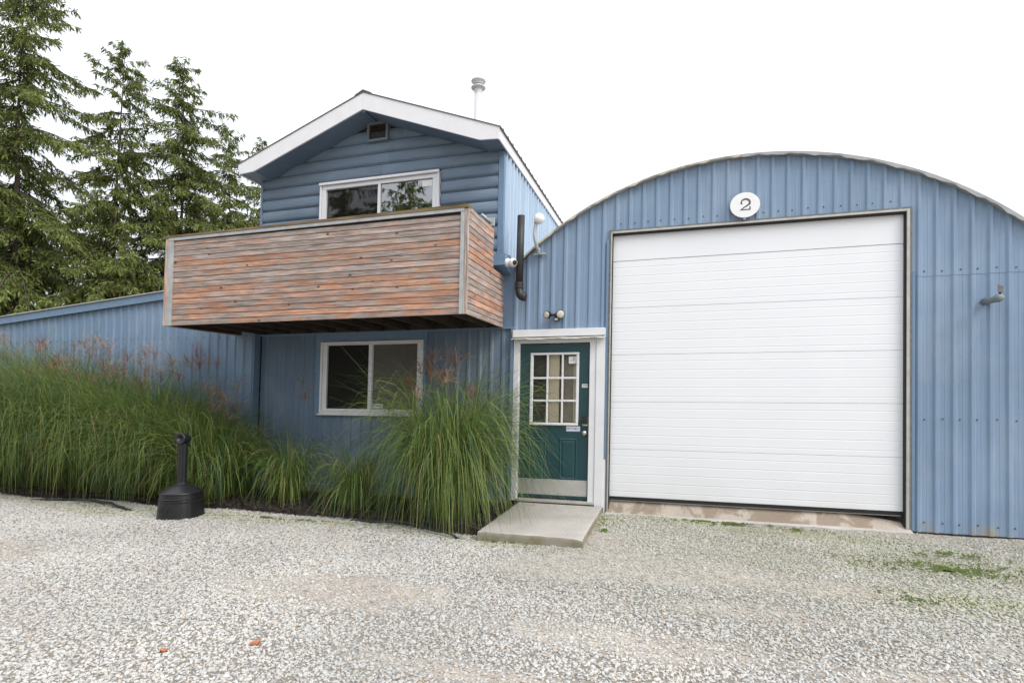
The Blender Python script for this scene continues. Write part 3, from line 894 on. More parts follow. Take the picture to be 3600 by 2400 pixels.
# room behind the entry door (seen through the panes)
wallslab('interior_partition', -1.29, -.05, -.1, 2.17, 1.75, 1.8, g, 'beige_in')
MB().box(-.03, -.0, .15, 1.8, -.1, 2.2).build('interior_wall', 'beige_in', g)
MB().box(-1.33, -1.30, .15, 1.8, -.1, 2.2).build('interior_wall', 'dark', g)
MB().box(-1.3, -.03, .15, 1.8, 2.17, 2.2).build('interior_ceiling', 'cream', g)
MB().box(-1.3, -.03, .1, 1.8, -.12, -.09).build('interior_floor', 'cur_brown', g)
M_grey = plain('taupe_interior', (.38, .35, .30), .9, var=.25, scale=5); M_dgrey = plain('dark_taupe_interior', (.085, .085, .078), .9, var=.3, scale=5)
for (a, b, y, m) in ((-.835, -.690, .105, 'beige_in'), (-.688, -.650, .115, 'cur_brown'), (-.500, -.44, .118, 'beige_in'), (-.648, -.502, .125, M_grey), (-1.06, -.838, .125, M_dgrey)):
    MB().box(a, b, y, y + .04, -.09, 2.0).build('interior_door_leaf', m, g)
# filler around the door
wallslab('wall', -1.31, -.046, 2.055, 2.17, .03, .14, g)
MB().box(-1.31, -1.222, .05, .14, GZ, 2.055).build('wall', 'dark', g)
MB().box(-.20, -.046, .06, .14, GZ, 2.055).build('wall', 'dark', g)

# ================================================================== HOUSE
h = thing('gabled_house', 'two-storey blue house part with log siding, white gable boards and a wooden balcony', 'house', (-3.4, 0, GZ))
HX0, HX1 = -5.44, -1.31
WX0, WX1, WZ0, WZ1 = -4.30, -2.628, 1.02, 2.083         # lower window, outer
UX0, UX1, UZ0, UZ1 = -4.391, -2.441, 3.30, 4.475        # upper window, outer
# lower wall cores
for (a, b, c, d) in ((HX0, WX0 + .03, GZ, 2.95), (WX1 - .03, HX1, GZ, 2.95), (WX0 + .03, WX1 - .03, GZ, WZ0 + .02), (WX0 + .03, WX1 - .03, WZ1 - .02, 2.95)):
    MB().box(a, b, .03, .14, c, d).build('wall', 'dark', h)
SX0, SX1 = -4.385, -2.600
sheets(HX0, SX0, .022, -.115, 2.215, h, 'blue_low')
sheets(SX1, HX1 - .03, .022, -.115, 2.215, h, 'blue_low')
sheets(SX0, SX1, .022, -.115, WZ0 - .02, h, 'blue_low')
MB().box(SX0 - .02, SX1 + .02, -.004, .024, WZ1 + .005, 2.235).build('window_head_trim', 'blue_trim', h)
MB().box(SX0 - .012, WX0 + .005, -.006, .02, WZ0 - .03, WZ1 + .004).build('window_side_trim', 'blue_trim', h)
MB().box(WX1 - .005, SX1 + .012, -.006, .02, WZ0 - .03, WZ1 + .004).build('window_side_trim', 'blue_trim', h)
rows_of_screws([(HX0 + .03, SX0, .022, 1.60), (SX1, HX1 - .1, .022, 1.60), (HX0 + .03, HX1 - .1, .022, .62)], h)
MB().box(HX1 - .035, HX1 + .004, -.018, .05, -.115, 2.20).build('corner_trim', 'blue_trim', h, bevel=.003)
MB().box(HX0 - .02, HX1 + .01, -.022, .03, 2.2, 2.225).build('top_trim', 'blue_trim', h)
MB().box(HX0, HX1, -.035, .05, GZ - .02, -.118).build('sill_board', 'moss_board', h)
MB().box(HX1 - .26, HX1 + .004, .02, .06, 2.226, 3.10).build('wall_infill', 'blue_trim', h)
# lower window
def window(x0, x1, z0, z1, xm0, xm1, ins, y, parent, bottom=True):
    """slider window: frame, sash rails, left insect screen, right pane"""
    w = MB()
    w.box(x0, x1, y - .035, y + .05, z1 - .032, z1); w.box(x0, x0 + .032, y - .035, y + .05, z0, z1 - .032); w.box(x1 - .032, x1, y - .035, y + .05, z0, z1 - .032)
    if bottom: w.box(x0 + .032, x1 - .032, y - .035, y + .05, z0, z0 + .032)
    wo = w.build('window', 'white', parent, bevel=.004)
    a0, a1, b0, b1 = x0 + .034, x1 - .034, z0 + .034, z1 - .034
    s = MB()
    s.box(a0, a1, y - .018, y + .045, b1 - ins[3], b1); s.box(a0, a1, y - .018, y + .045, b0, b0 + ins[2])
    s.box(a0, a0 + ins[0], y - .018, y + .045, b0 + ins[2], b1 - ins[3]); s.box(a1 - ins[1], a1, y - .018, y + .045, b0 + ins[2], b1 - ins[3])
    s.box(xm0, xm1, y - .020, y + .044, b0 + ins[2], b1 - ins[3])
    s.build('sash', 'white', wo, bevel=.004)
    return wo, (a0 + ins[0], a1 - ins[1], b0 + ins[2], b1 - ins[3])
wo, (a, b, c, d) = window(WX0, WX1, WZ0, WZ1, -3.495, -3.437, (.072, .058, .040, .016), -.005, h)
MB().box(a, -3.495, .012, .016, c, d).build('insect_screen', 'screen', wo)
MB().box(-3.437, b, .016, .022, c, d).build('pane', 'glass_dull', wo)
secure_sticker(-3.434, -3.262, c + .004, c + .078, .0155, wo)
MB().box(WX0 - .02, WX1 + .02, -.062, .02, WZ0 - .022, WZ0 - .001).build('sill', 'white', wo, bevel=.003)
# rooms
def room(x0, x1, y0, y1, z0, z1, mat, parent):
    r = MB()
    r.box(x0, x1, y1, y1 + .05, z0, z1); r.box(x0 - .05, x0, y0, y1, z0, z1); r.box(x1, x1 + .05, y0, y1, z0, z1)
    r.box(x0, x1, y0, y1, z0 - .05, z0); r.box(x0, x1, y0, y1, z1, z1 + .05)
    r.build('interior_room', mat, parent)
room(-5.3, -1.45, .15, 3.2, -.05, 2.5, 'dark', h)
MB().box(-3.43, -2.70, .035, .045, 1.06, 2.06).build('window_blind', plain('taupe_blind', (.17, .16, .15), .9), h)
room(-5.3, -1.62, .15, 3.2, 2.7, 4.6, 'dark', h)

# ---- upper storey: log boards
RPX, RPZ = -3.477, 5.557
def soff(x):            # underside of the roof at the wall
    return 5.346 - (abs(x + 3.46)) * .375 + .03
UWX0, UWX1 = -5.455, -1.57
LP = .1758
zs = [3.636 - LP * 8 + LP * i for i in range(20)]
core = [(UWX0, 2.95), (UWX1, 2.95), (UWX1, 4.66), (-3.46, 5.34), (UWX0, 4.66)]
for (p, ) in (([(UWX0, 2.95), (UX0 + .04, 2.95), (UX0 + .04, 5.0), (UWX0, 4.64)],), ([(UX1 - .04, 2.95), (UWX1, 2.95), (UWX1, 4.64), (UX1 - .04, 4.98)],), ([(UX0 + .04, 4.45), (UX1 - .04, 4.45), (UX1 - .04, 4.98), (-3.46, 5.34), (UX0 + .04, 5.0)],), ([(UX0 + .04, 2.95), (UX1 - .04, 2.95), (UX1 - .04, 3.32), (UX0 + .04, 3.32)],)):
    MB().prism_xz(p, .03, .14).build('wall', 'dark', h)
def log_board(x0, x1, z0, z1):
    n = 7; prof = []
    for i in range(n + 1):
        t = i / n
        prof.append((.026 - .036 * (math.sin(math.pi * min(1, t * 1.02)) ** .42), z0 + .004 + (z1 - z0 - .006) * t))
    prof += [(.03, z1 - .002), (.03, z0 + .004)]
    # ends follow the roof slope
    mb = MB(); vs = []
    def lim(x, z, side):
        if z > 4.64:
            e = (5.376 - z) / .375
            return max(x, -3.46 - e) if side < 0 else min(x, -3.46 + e)
        return x
    for sd, xx in ((-1, x0), (1, x1)):
        for y, z in prof: vs.append((lim(xx, z, sd), y, z))
    m = len(prof)
    fs = [tuple(range(m)), tuple(range(2 * m - 1, m - 1, -1))] + [(i, i + m, (i + 1) % m + m, (i + 1) % m) for i in range(m)]
    mb.add(vs, fs).build('log_board', 'log', h)
rj = random.Random(5)
for z in zs:
    z1 = z + LP
    if z > 5.32: break
    z1 = min(z1, 5.37)
    if z1 > UZ0 - .03 and z < UZ1 + .01:
        segs = [(UWX0, UX0 - .012), (UX1 + .012, UWX1)]
        if z1 > UZ1 + .05:
            log_board(UX0 - .008, UX1 + .008, UZ1 + .014, z1)
    else:
        segs = [(UWX0, UWX1)]
        if z > 4.5:
            j = rj.uniform(-4.0, -3.0); segs = [(UWX0, j - .0015), (j + .0015, UWX1)]
    for a, b in segs:
        if z > 4.6 and (5.376 - z1) / .375 < .02: continue
        log_board(a, b, z, z1)
MB().box(UWX1 + .004, -1.49, -.012, .06, 2.95, 4.655).build('corner_board', 'blue_trim', h)
MB().box(UWX0 - .04, UWX0 - .002, -.012, .06, 2.95, 4.655).build('corner_board', 'blue_trim', h)
wo, (a, b, c, d) = window(UX0, UX1, UZ0, UZ1, -3.414, -3.376, (.066, .066, .04, .058), -.02, h)
MB().box(a, -3.414, .010, .014, c, d).build('insect_screen', 'screen', wo)
MB().box(a, -3.414, .002, .008, c, d).build('pane', 'glass_screen', wo)
MB().box(-3.376, b, -.012, -.006, c, d).build('pane', 'glass_coated', wo)
MB().box(-2.715, -2.555, -.0150, -.0125, d - .105, d - .02).build('maker_label', 'paper', wo)
mb = MB().box(UX0 - .006, UX1 + .006, -.072, -.056, UZ1 - .030, UZ1 + .008).build('head_trim', 'white', wo, bevel=.003)
# gable vent
vf = MB(); vx0, vx1, vz0, vz1 = -3.607, -3.265, 5.015, 5.300
for b4 in ((vx0, vx1, vz1 - .035, vz1), (vx0, vx1, vz0, vz0 + .035), (vx0, vx0 + .035, vz0 + .035, vz1 - .035), (vx1 - .035, vx1, vz0 + .035, vz1 - .035)):
    vf.box(b4[0], b4[1], -.065, .03, b4[2], b4[3])
vo_ = vf.build('gable_vent', 'ventframe', h, bevel=.004)
MB().box(vx0 + .035, vx1 - .035, -.005, .02, vz0 + .035, vz1 - .035).build('vent_back', 'rubber', vo_)
for i in range(9):
    z = vz0 + .040 + i * .0235
    MB().prism_yz([(-.055, z), (-.050, z - .002), (-.015, z + .019), (-.020, z + .021)], vx0 + .035, vx1 - .035).build('slat', 'vent', vo_)
# side walls (ribbed, upper storey)
def sheet_side(x, y0, y1, z0, z1, sgn, parent, mat):
    mb = MB(); vs = []; fs = []
    pr = rib_profile(y0, y1, .06, .034)
    for y, o in pr: vs += [(x + sgn * o, y, z0), (x + sgn * o, y, z1), (x + sgn * o - sgn * .004, y, z0), (x + sgn * o - sgn * .004, y, z1)]
    for i in range(len(pr) - 1):
        a = i * 4; fs += [(a, a + 4, a + 5, a + 1), (a + 2, a + 3, a + 7, a + 6), (a, a + 2, a + 6, a + 4), (a + 1, a + 5, a + 7, a + 3)]
    return mb.add(vs, fs).build('cladding_sheet', mat, parent)
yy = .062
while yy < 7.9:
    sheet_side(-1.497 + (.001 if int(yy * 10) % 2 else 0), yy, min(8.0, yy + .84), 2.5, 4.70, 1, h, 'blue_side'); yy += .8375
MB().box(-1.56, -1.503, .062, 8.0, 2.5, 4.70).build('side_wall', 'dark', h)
MB().box(-5.49, -5.44, .062, 8.0, 2.5, 4.66).build('side_wall', 'blue_trim', h)
# ---- roof
YF, YB = -.40, 8.2
EL, ER = -5.594, -1.445
def slope_z(x): return RPZ - abs(x - RPX) * .3745
rl = MB().prism_xz([(EL - .03, slope_z(EL - .03) - .0), (RPX, RPZ + .0), (RPX, RPZ + .014), (EL - .03, slope_z(EL - .03) + .014)], YF - .010, YB)
ro = rl.build('roof', 'roofdark', h)
MB().prism_xz([(RPX + .001, RPZ), (ER + .02, slope_z(ER + .02)), (ER + .02, slope_z(ER + .02) + .014), (RPX + .001, RPZ + .014)], YF - .010, YB).build('roof_slope', 'roofdark', ro)
mb = MB()
for sgn in (-1, 1):
    y = YF + .12
    while y < YB:
        xe = ER + .024 if sgn > 0 else EL - .034
        pts = [(RPX + .05 * sgn, RPZ - .02 + .0145), (xe, slope_z(xe) + .0145)]
        (x0, z0), (x1, z1) = pts
        mb.add([(x0, y - .02, z0), (x0, y, z0 + .02), (x0, y + .02, z0), (x1, y - .02, z1), (x1, y, z1 + .02), (x1, y + .02, z1)], [(0, 3, 4, 1), (1, 4, 5, 2), (3, 5, 4), (0, 1, 2), (0, 2, 5, 3)])
        y += .229
mb.build('roof_rib', 'roofdark', ro)
MB().prism_xz([(RPX - .13, slope_z(RPX - .13) + .016), (RPX, RPZ + .024), (RPX + .13, slope_z(RPX + .13) + .016), (RPX + .13, slope_z(RPX + .13) + .028), (RPX, RPZ + .040), (RPX - .13, slope_z(RPX - .13) + .028)], YF - .012, YB).build('ridge_cap', 'roofdark', ro)
MB().prism_xz([(EL, 4.776), (EL + .038, 4.622), (-5.293, 4.640), (RPX - .0005, 5.319), (RPX - .0005, RPZ - .003)], YF, YF + .025).build('fascia', 'white', h)
MB().prism_xz([(RPX + .0005, RPZ - .003), (RPX + .0005, 5.319), (-1.717, 4.660), (ER - .02, 4.645), (ER, 4.796)], YF, YF + .025).build('fascia', 'white', h)
MB().box(ER - .022, ER - .003, YF + .026, YB, 4.645, 4.795).build('eave_board', 'white', h)
MB().box(EL + .003, EL + .025, YF + .026, YB, 4.622, 4.772).build('eave_board', 'white', h)
# soffits
sf = MB()
sf.prism_xz([(-1.717, 4.668), (-1.717, 4.69), (RPX + .002, 5.345), (RPX + .002, 5.323)], YF + .026, .0)
sf.build('soffit', 'blue_wood', h)
MB().prism_xz([(-5.293, 4.648), (RPX - .002, 5.323), (RPX - .002, 5.345), (-5.293, 4.67)], YF + .026, .0).build('soffit', 'blue_wood', h)
MB().box(-1.716, ER - .024, YF + .026, YB, 4.664, 4.672).build('eave_soffit', 'blue_wood', h)
MB().box(EL + .027, -5.294, YF + .026, YB, 4.642, 4.650).build('eave_soffit', 'blue_wood', h)
MB().box(RPX - .02, RPX + .02, YF + .03, .0, 5.285, 5.322).build('ridge_batten', 'blue_wood', h)
# gas flue on the roof
fp = MB().lathe((-2.83, 2.5, 5.0), [(.074, 0), (.074, 2.06)], 20)
M['flue'] = plain('flue_white', (.60, .61, .62), .4, var=.03)
fpo = fp.build('flue_pipe', 'flue', h, smooth=True)
MB().lathe((-2.83, 2.5, 7.04), [(.076, -.06), (.078, .0), (.078, .012), (.135, .03), (.138, .038), (.135, .05), (.09, .058), (.088, .12), (.10, .14), (.138, .158), (.138, .172), (.07, .19)], 24).build('flue_cap', 'flue', fpo)
mb = MB()
for k in range(24):
    a = 2 * math.pi * k / 24
    c_, s_ = math.cos(a), math.sin(a)
    mb.add([(-2.83 + .0905 * c_ - .007 * s_, 2.5 + .0905 * s_ + .007 * c_, 7.115), (-2.83 + .0905 * c_ + .007 * s_, 2.5 + .0905 * s_ - .007 * c_, 7.115), (-2.83 + .0905 * c_ + .007 * s_, 2.5 + .0905 * s_ - .007 * c_, 7.145), (-2.83 + .0905 * c_ - .007 * s_, 2.5 + .0905 * s_ + .007 * c_, 7.145)], [(0, 1, 2, 3)])
mb.build('flue_slots', 'rubber', fpo)
# flashing box beside the balcony
MB().prism_yz([(-.26, 3.02), (0.02, 2.93), (0.02, 3.20), (-.26, 3.17)], -1.545, -1.375).build('flashing', 'blue_trim', h)

# ---- balcony
BY = -1.40
BXL, BXR, BZ0, BZ1 = -5.78, -1.455, 2.212, 3.44
bl_ = MB()
y0d, y1d = BY + .05, -.02
bl_.box(BXL + .04, BXR - .04, y0d, y1d, 2.372, 2.40)
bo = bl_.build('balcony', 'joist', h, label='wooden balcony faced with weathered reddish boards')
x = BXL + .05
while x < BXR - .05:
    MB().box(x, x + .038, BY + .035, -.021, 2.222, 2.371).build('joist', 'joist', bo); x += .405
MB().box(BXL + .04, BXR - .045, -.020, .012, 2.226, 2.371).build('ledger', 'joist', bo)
pz = [3.344, 3.279, 3.207, 3.137, 3.067, 2.996, 2.925, 2.854, 2.783, 2.713, 2.640, 2.569, 2.497, 2.427, 2.354, 2.285, 2.214]
rp = random.Random(11)
for z1, z0 in zip(pz[:-1], pz[1:]):
    dy = rp.uniform(-.002, .002)
    MB().box(-5.655 + rp.uniform(-.003, .003), -1.54, BY + .004 + dy, BY + .024 + dy, z0 + .0034, z1 - .0034).build('plank', 'plank', bo, bevel=.003)
MB().box(-5.70, -1.50, BY + .026, BY + .034, 2.225, 3.40).build('backing_board', 'joist', bo)
sz = [3.436, 3.378, 3.295, 3.218, 3.146, 3.069, 2.997, 2.926, 2.849, 2.777, 2.706, 2.634, 2.563, 2.486, 2.415, 2.344, 2.277, 2.211]
for i, (z1, z0) in enumerate(zip(sz[:-1], sz[1:])):
    ye = -.49 if i < 7 else -.012
    dx = rp.uniform(-.002, .002)
    MB().box(BXR - .022 + dx, BXR - .002 + dx, BY + .012, ye, z0 + .003, z1 - .003).build('plank', 'plank_y', bo, bevel=.004)
    MB().box(BXL + .002 + dx, BXL + .022 + dx, BY + .012, ye, z0 + .003, z1 - .003).build('plank', 'plank_y', bo, bevel=.004)
for xx in (BXR - .060, BXL + .026):
    MB().box(xx, xx + .034, -.53, -.492, 2.4, 3.43).build('rail_post', 'joist', bo)
    MB().box(xx + .012, xx + .022, BY + .03, -.53, 2.4, 3.40).build('backing_board', 'joist', bo)
MB().box(-1.502, BXR + .003, BY - .010, BY + .010, 2.214, 3.405).build('corner_board', 'post', bo, bevel=.003)
MB().box(BXL - .003, -5.722, BY - .008, BY + .012, 2.214, 3.385).build('corner_board', 'post', bo, bevel=.003)
MB().box(-1.5475, -1.503, BY - .014, BY + .006, 2.216, 3.372).build('metal_strip', 'galv', bo, bevel=.002)
MB().box(-5.7215, -5.641, BY - .014, BY + .006, 2.214, 3.346).build('metal_strip', 'galv', bo, bevel=.002)
MB().prism_xz([(-5.72, 3.347), (-1.503, 3.373), (-1.503, 3.410), (-5.72, 3.385)], BY - .018, BY + .004).build('metal_strip', 'galv', bo)
j = -3.9
MB().prism_xz([(BXL - .01, 3.388), (j - .002, 3.400), (j - .002, 3.428), (BXL - .01, 3.414)], BY - .024, BY + .07).build('cap_board', 'cap', bo)
MB().prism_xz([(j + .002, 3.400), (BXR - .0, 3.412), (BXR - .0, 3.452), (j + .002, 3.430)], BY - .024, BY + .07).build('cap_board', 'cap', bo)
for (xa, xb) in ((BXR - .055, BXR - .002),):
    MB().box(xa, xb - .021, BY + .072, -.49, 3.405, 3.432).build('cap_board', 'cap', bo)

# ================================================================== LEAN-TO SHED (left)
l = thing('lean_to_shed', 'long low blue ribbed-metal shed wing with a sloping roof behind the grass hedge', 'shed', (-9.0, -.12, GZ))
LY = -.12
ltop = lambda x: 2.834 + (x + 7.235) * .0745
sheets(-15.0, -5.445, LY + .022, -.12, lambda x: ltop(x) + .03, l, 'blue_house')
wallslab('wall', -15.0, -5.445, GZ, lambda x: ltop(x) + .02, LY + .03, LY + .10, l)
MB().prism_xz([(-15.0, ltop(-15) + .0), (-5.46, ltop(-5.46) + .0), (-5.46, ltop(-5.46) + .125), (-15.0, ltop(-15) + .125)], LY - .045, LY - .02).build('fascia', 'blue_trim', l)
MB().prism_xz([(-15.0, ltop(-15) + .126), (-5.46, ltop(-5.46) + .126), (-5.46, ltop(-5.46) + .142), (-15.0, ltop(-15) + .142)], LY - .07, 7.5).build('roof', 'alu', l)
MB().box(-5.444, -5.418, LY - .004, .021, -.12, 2.9).build('corner_trim', 'blue_trim', l)
MB().box(-5.462, -5.4445, LY - .012, LY + .02, -.12, 2.9).build('corner_trim', 'blue_trim', l)
MB().box(-5.4175, -5.408, .0, .0215, -.12, 2.2).build('corner_seal', 'rubber', l)
rows_of_screws([(-14.5, -5.5, LY + .022, 2.212), (-14.5, -5.5, LY + .022, 1.577), (-14.5, -5.5, LY + .022, .9)], l)

# ================================================================== WALL-MOUNTED THINGS
# drain pipe
dp = MB()
pts = [(-1.20, -.13, 3.69), (-1.205, -.13, 3.2), (-1.208, -.13, 2.74)]
dp.tube(pts, .05, 20)
t = thing('drain_pipe', 'dark vertical drain pipe with a bent elbow beside the balcony', 'pipe', (-1.15, -.13, 2.55))
dp.build('pipe', 'drain', t, smooth=True)
MB().tube([(-1.208, -.13, 2.80), (-1.208, -.13, 2.715)], [.058, .058], 20).build('coupling', 'drain', t, smooth=False)
MB().tube([(-1.208, -.13, 2.714), (-1.206, -.131, 2.68), (-1.196, -.132, 2.645), (-1.175, -.134, 2.617), (-1.145, -.136, 2.602), (-1.115, -.138, 2.598)], [.052, .054, .056, .056, .056, .056], 20).build('elbow', 'drain', t, smooth=True)
# security camera
t = thing('security_camera', 'white ball-shaped security camera on the flashing beside the dark drain pipe', 'camera', (-1.33, -.2, 3.06))
ax = Vector((.75, -.62, -.12)).normalized()
MB().lathe((-1.368, -.20, 3.055), [(.058, 0), (.06, .012), (.055, .03), (.05, .045)], 22, (1, -.25, -.1)).build('camera_base', 'white', t, smooth=True)
MB().lathe(Vector((-1.275, -.225, 3.045)) - ax * .062, [(.012, 0), (.034, .008), (.052, .028), (.060, .055), (.056, .082), (.045, .100), (.040, .104)], 24, ax).build('camera_ball', 'white', t, smooth=True)
MB().lathe(Vector((-1.275, -.225, 3.045)) + ax * .043, [(.034, 0), (.034, .006), (.020, .010), (.008, .012)], 20, ax).build('lens', 'black', t, smooth=True)
# globe antenna
t = thing('globe_lamp', 'white globe on a bent grey pipe above the entry door', 'lamp', (-.95, -.03, 3.18))
MB().lathe((-.955, -.13, 3.628), [(.004, -.072), (.03, -.066), (.052, -.05), (.067, -.026), (.072, 0), (.067, .026), (.052, .05), (.03, .066), (.004, .072)], 24).build('globe', plain('opal_globe', (.82, .83, .84), .35, var=.02), t, smooth=True)
MB().tube([(-.975, -.03, 3.20), (-.975, -.075, 3.225), (-.985, -.115, 3.28), (-1.005, -.135, 3.36), (-1.012, -.138, 3.44), (-1.002, -.135, 3.53), (-.985, -.132, 3.585)], .023, 12).build('arm', 'galv', t, smooth=True)
MB().box(-1.045, -.875, -.052, -.002, 3.172, 3.192).build('flange', 'galv', t, bevel=.004)
MB().tube([(-.975, -.05, 3.193), (-.975, -.05, 3.26)], .028, 10).build('socket', 'galv', t)
MB().tube([(-.99, -.134, 3.57), (-.985, -.133, 3.60)], .034, 12).build('collar', 'galv', t)
MB().tube([(-1.03, -.05, 3.26), (-1.08, -.045, 3.2), (-1.16, -.04, 3.13), (-1.27, -.03, 3.07)], .006, 6).build('cable', 'black', t)
# flood light
t = thing('flood_light', 'twin-head black flood light with motion sensor above the entry door', 'light', (-.71, 0, 2.28))
M['lens'] = plain('pale_lamp_lens', (.62, .6, .48), .3, var=.25, scale=40)
MB().lathe((-.695, .0, 2.355), [(.05, 0), (.05, .03), (.03, .05)], 16, (0, -1, 0)).build('back_plate', 'black', t)
for (xx, dx, rr) in ((-.80, -.35, .048), (-.665, .25, .056)):
    a_ = Vector((dx, -1, -.15)).normalized()
    MB().lathe((xx, -.05, 2.365), [(.018, -.01), (rr * .8, .02), (rr, .05), (rr, .09), (rr * .92, .092)], 22, a_).build('lamp_head', 'black', t, smooth=False)
    MB().lathe(Vector((xx, -.05, 2.365)) + a_ * .0925, [(rr * .88, 0), (rr * .8, .004), (rr * .3, .009)], 22, a_).build('lamp_lens', 'lens', t, smooth=True)
MB().tube([(-.80, -.05, 2.36), (-.735, -.045, 2.36), (-.67, -.05, 2.36)], .018, 8).build('arm', 'black', t)
MB().box(-.735, -.672, -.10, -.03, 2.272, 2.325).build('sensor', 'black', t, bevel=.012, seg=2)
MB().box(-.727, -.680, -.106, -.099, 2.282, 2.308).build('sensor_window', 'paper', t, bevel=.003)
# number sign
t = thing('number_sign', 'white oval sign with the number 2 above the overhead door', 'sign', (1.575, -.03, 3.46))
n = 48
MB().prism_xz([(1.575 + .168 * math.cos(2 * math.pi * i / n), 3.604 + .153 * math.sin(2 * math.pi * i / n)) for i in range(n)], -.046, -.034).build('plate', plain('sign_white', (.80, .81, .82), .5, var=.02), t, bevel=.002)
def two(t):
    # a slab-serif numeral: ball terminal, bowl, diagonal, foot with serif
    cx, cz, s = 1.580, 3.606, .060
    path = []
    for i in range(15):
        a = math.radians(175 - 205 * i / 14)
        path.append((cx + math.cos(a) * s * .82, cz + s * .40 + math.sin(a) * s * .72))
    path += [(cx + s * .30, cz - s * .22), (cx - s * .35, cz - s * .62), (cx - s * .85, cz - s * 1.02)]
    wd = [.006 + .006 * min(1, i / 6) for i in range(15)] + [.009, .007, .006]
    vs = []; fs = []
    for i, (x, z) in enumerate(path):
        x0, z0 = path[max(i - 1, 0)]; x1, z1 = path[min(i + 1, len(path) - 1)]
        d = Vector((x1 - x0, z1 - z0)).normalized(); nn = Vector((-d.y, d.x)) * wd[i]
        vs += [(x + nn.x, -.0475, z + nn.y), (x - nn.x, -.0475, z - nn.y)]
    fs = [(2 * i, 2 * i + 1, 2 * i + 3, 2 * i + 2) for i in range(len(path) - 1)]
    mb = MB().add(vs, fs)
    mb.add([(cx - s * .95, -.0477, cz - s * 1.12), (cx + s * .95, -.0477, cz - s * 1.12), (cx + s * .95, -.0477, cz - s * .90), (cx - s * .95, -.0477, cz - s * .90)], [(0, 1, 2, 3)])
    mb.add([(cx + s * .74, -.0479, cz - s * 1.12), (cx + s * .98, -.0479, cz - s * 1.12), (cx + s * .98, -.0479, cz - s * .45), (cx + s * .74, -.0479, cz - s * .45)], [(0, 1, 2, 3)])
    k = 14; bx, bz, br = cx - s * .72, cz + s * .30, .012
    mb.add([(bx + br * math.cos(2 * math.pi * i / k), -.0481, bz + br * math.sin(2 * math.pi * i / k)) for i in range(k)], [tuple(range(k))])
    mb.build('numeral', plain('grey_numeral', (.10, .10, .105), .6), t)
two(t)
MB().box(1.56, 1.59, -.033, .0, 3.43, 3.47).build('bracket', 'galv', t)
# pipe stub on the right-hand wall
t = thing('pipe_stub', 'grey capped pipe with a small bracket sticking out of the right-hand wall', 'pipe', (4.05, 0, 2.33))
M['pipegrey'] = plain('grey_painted_pipe', (.20, .24, .25), .6, var=.2, scale=6)
MB().tube([(4.005, .02, 2.335), (4.035, -.10, 2.338), (4.045, -.155, 2.340)], .036, 18).build('pipe', 'pipegrey', t, smooth=True)
MB().lathe((4.045, -.155, 2.340), [(.038, -.02), (.042, .0), (.040, .04), (.032, .064), (.012, .07)], 20, (.12, -1, .02)).build('end_cap', 'pipegrey', t, smooth=True)
MB().prism_xz([(4.028, 2.405), (4.078, 2.395), (4.082, 2.455), (4.030, 2.488)], -.205, -.199).build('bracket_plate', 'grey_wood', t)
MB().prism_xz([(4.040, 2.402), (4.088, 2.392), (4.092, 2.452), (4.042, 2.490)], -.190, -.186).build('bracket_plate', 'galv', t)
MB().tube([(4.05, -.19, 2.37), (4.058, -.195, 2.43)], .011, 8).build('bolt', 'black', t)
# rail bracket on the log wall
t = thing('rail_bracket', 'short grey pipe stub on a square plate at the end of the balcony', 'bracket', (-1.70, -.03, 3.63))
MB().box(-1.715, -1.600, -.040, -.025, 3.615, 3.735).build('plate', 'galv', t, bevel=.004)
MB().tube([(-1.66, -.03, 3.665), (-1.70, -.11, 3.70), (-1.74, -.19, 3.735)], .022, 12).build('stub', 'galv', t, smooth=True)

# ================================================================== STEP
def step():
    x0, x1, y0, y1, zt = -1.185, -.078, -1.635, -.052, -.112
    rng = np.random.RandomState(2)
    nx, ny = 60, 80
    V = []; F = []
    # top grid with worn edges + skirt
    def h_(x, y):
        e = min(x - x0, x1 - x, y - y0)
        w = .012 * math.exp(-max(e, 0) / .010) * (.4 + .9 * vnoise(np.array([x * 14.]), np.array([y * 14.]), 3)[0])
        chip = .018 * math.exp(-((x - x1) ** 2 + (y - y0) ** 2) / .002)
        return zt - w - chip + .003 * vnoise(np.array([x * 6.]), np.array([y * 6.]), 6)[0]
    def gx(t, n): # denser near edges
        return .5 - .5 * math.cos(math.pi * t / n)
    for j in range(ny + 1):
        for i in range(nx + 1):
            x = x0 + (x1 - x0) * gx(i, nx); y = y0 + (y1 - y0) * gx(j, ny)
            V.append((x, y, h_(x, y)))
    for j in range(ny):
        for i in range(nx):
            a = j * (nx + 1) + i; F.append((a, a + 1, a + nx + 2, a + nx + 1))
    loop = [i for i in range(nx + 1)] + [j * (nx + 1) + nx for j in range(1, ny + 1)] + [ny * (nx + 1) + i for i in range(nx - 1, -1, -1)] + [j * (nx + 1) for j in range(ny - 1, 0, -1)]
    prev = loop
    for lv in range(1, 6):
        cur = []
        for k in loop:
            x, y, z = V[k]
            out = .006 * (vnoise(np.array([x * 20 + lv * 3.]), np.array([y * 20 + lv * 7.]), 8)[0] - .3)
            cx, cyy = (x0 + x1) / 2, (y0 + y1) / 2
            V.append((x + math.copysign(out if abs(x - cx) > .5 else 0, x - cx), y + (-out if y < y0 + .02 else 0), z + (-.30 - z) * lv / 5))
            cur.append(len(V) - 1)
        m = len(loop)
        for k in range(m): F.append((prev[k], cur[k], cur[(k + 1) % m], prev[(k + 1) % m]))
        prev = cur
    mb = MB(); mb.v = V; mb.f = F
    solo(mb, 'concrete_step', 'step', 'worn grey concrete slab step in front of the teal entry door', 'step', (-.63, -.85, GZ), shear=False, smooth=True)
step()

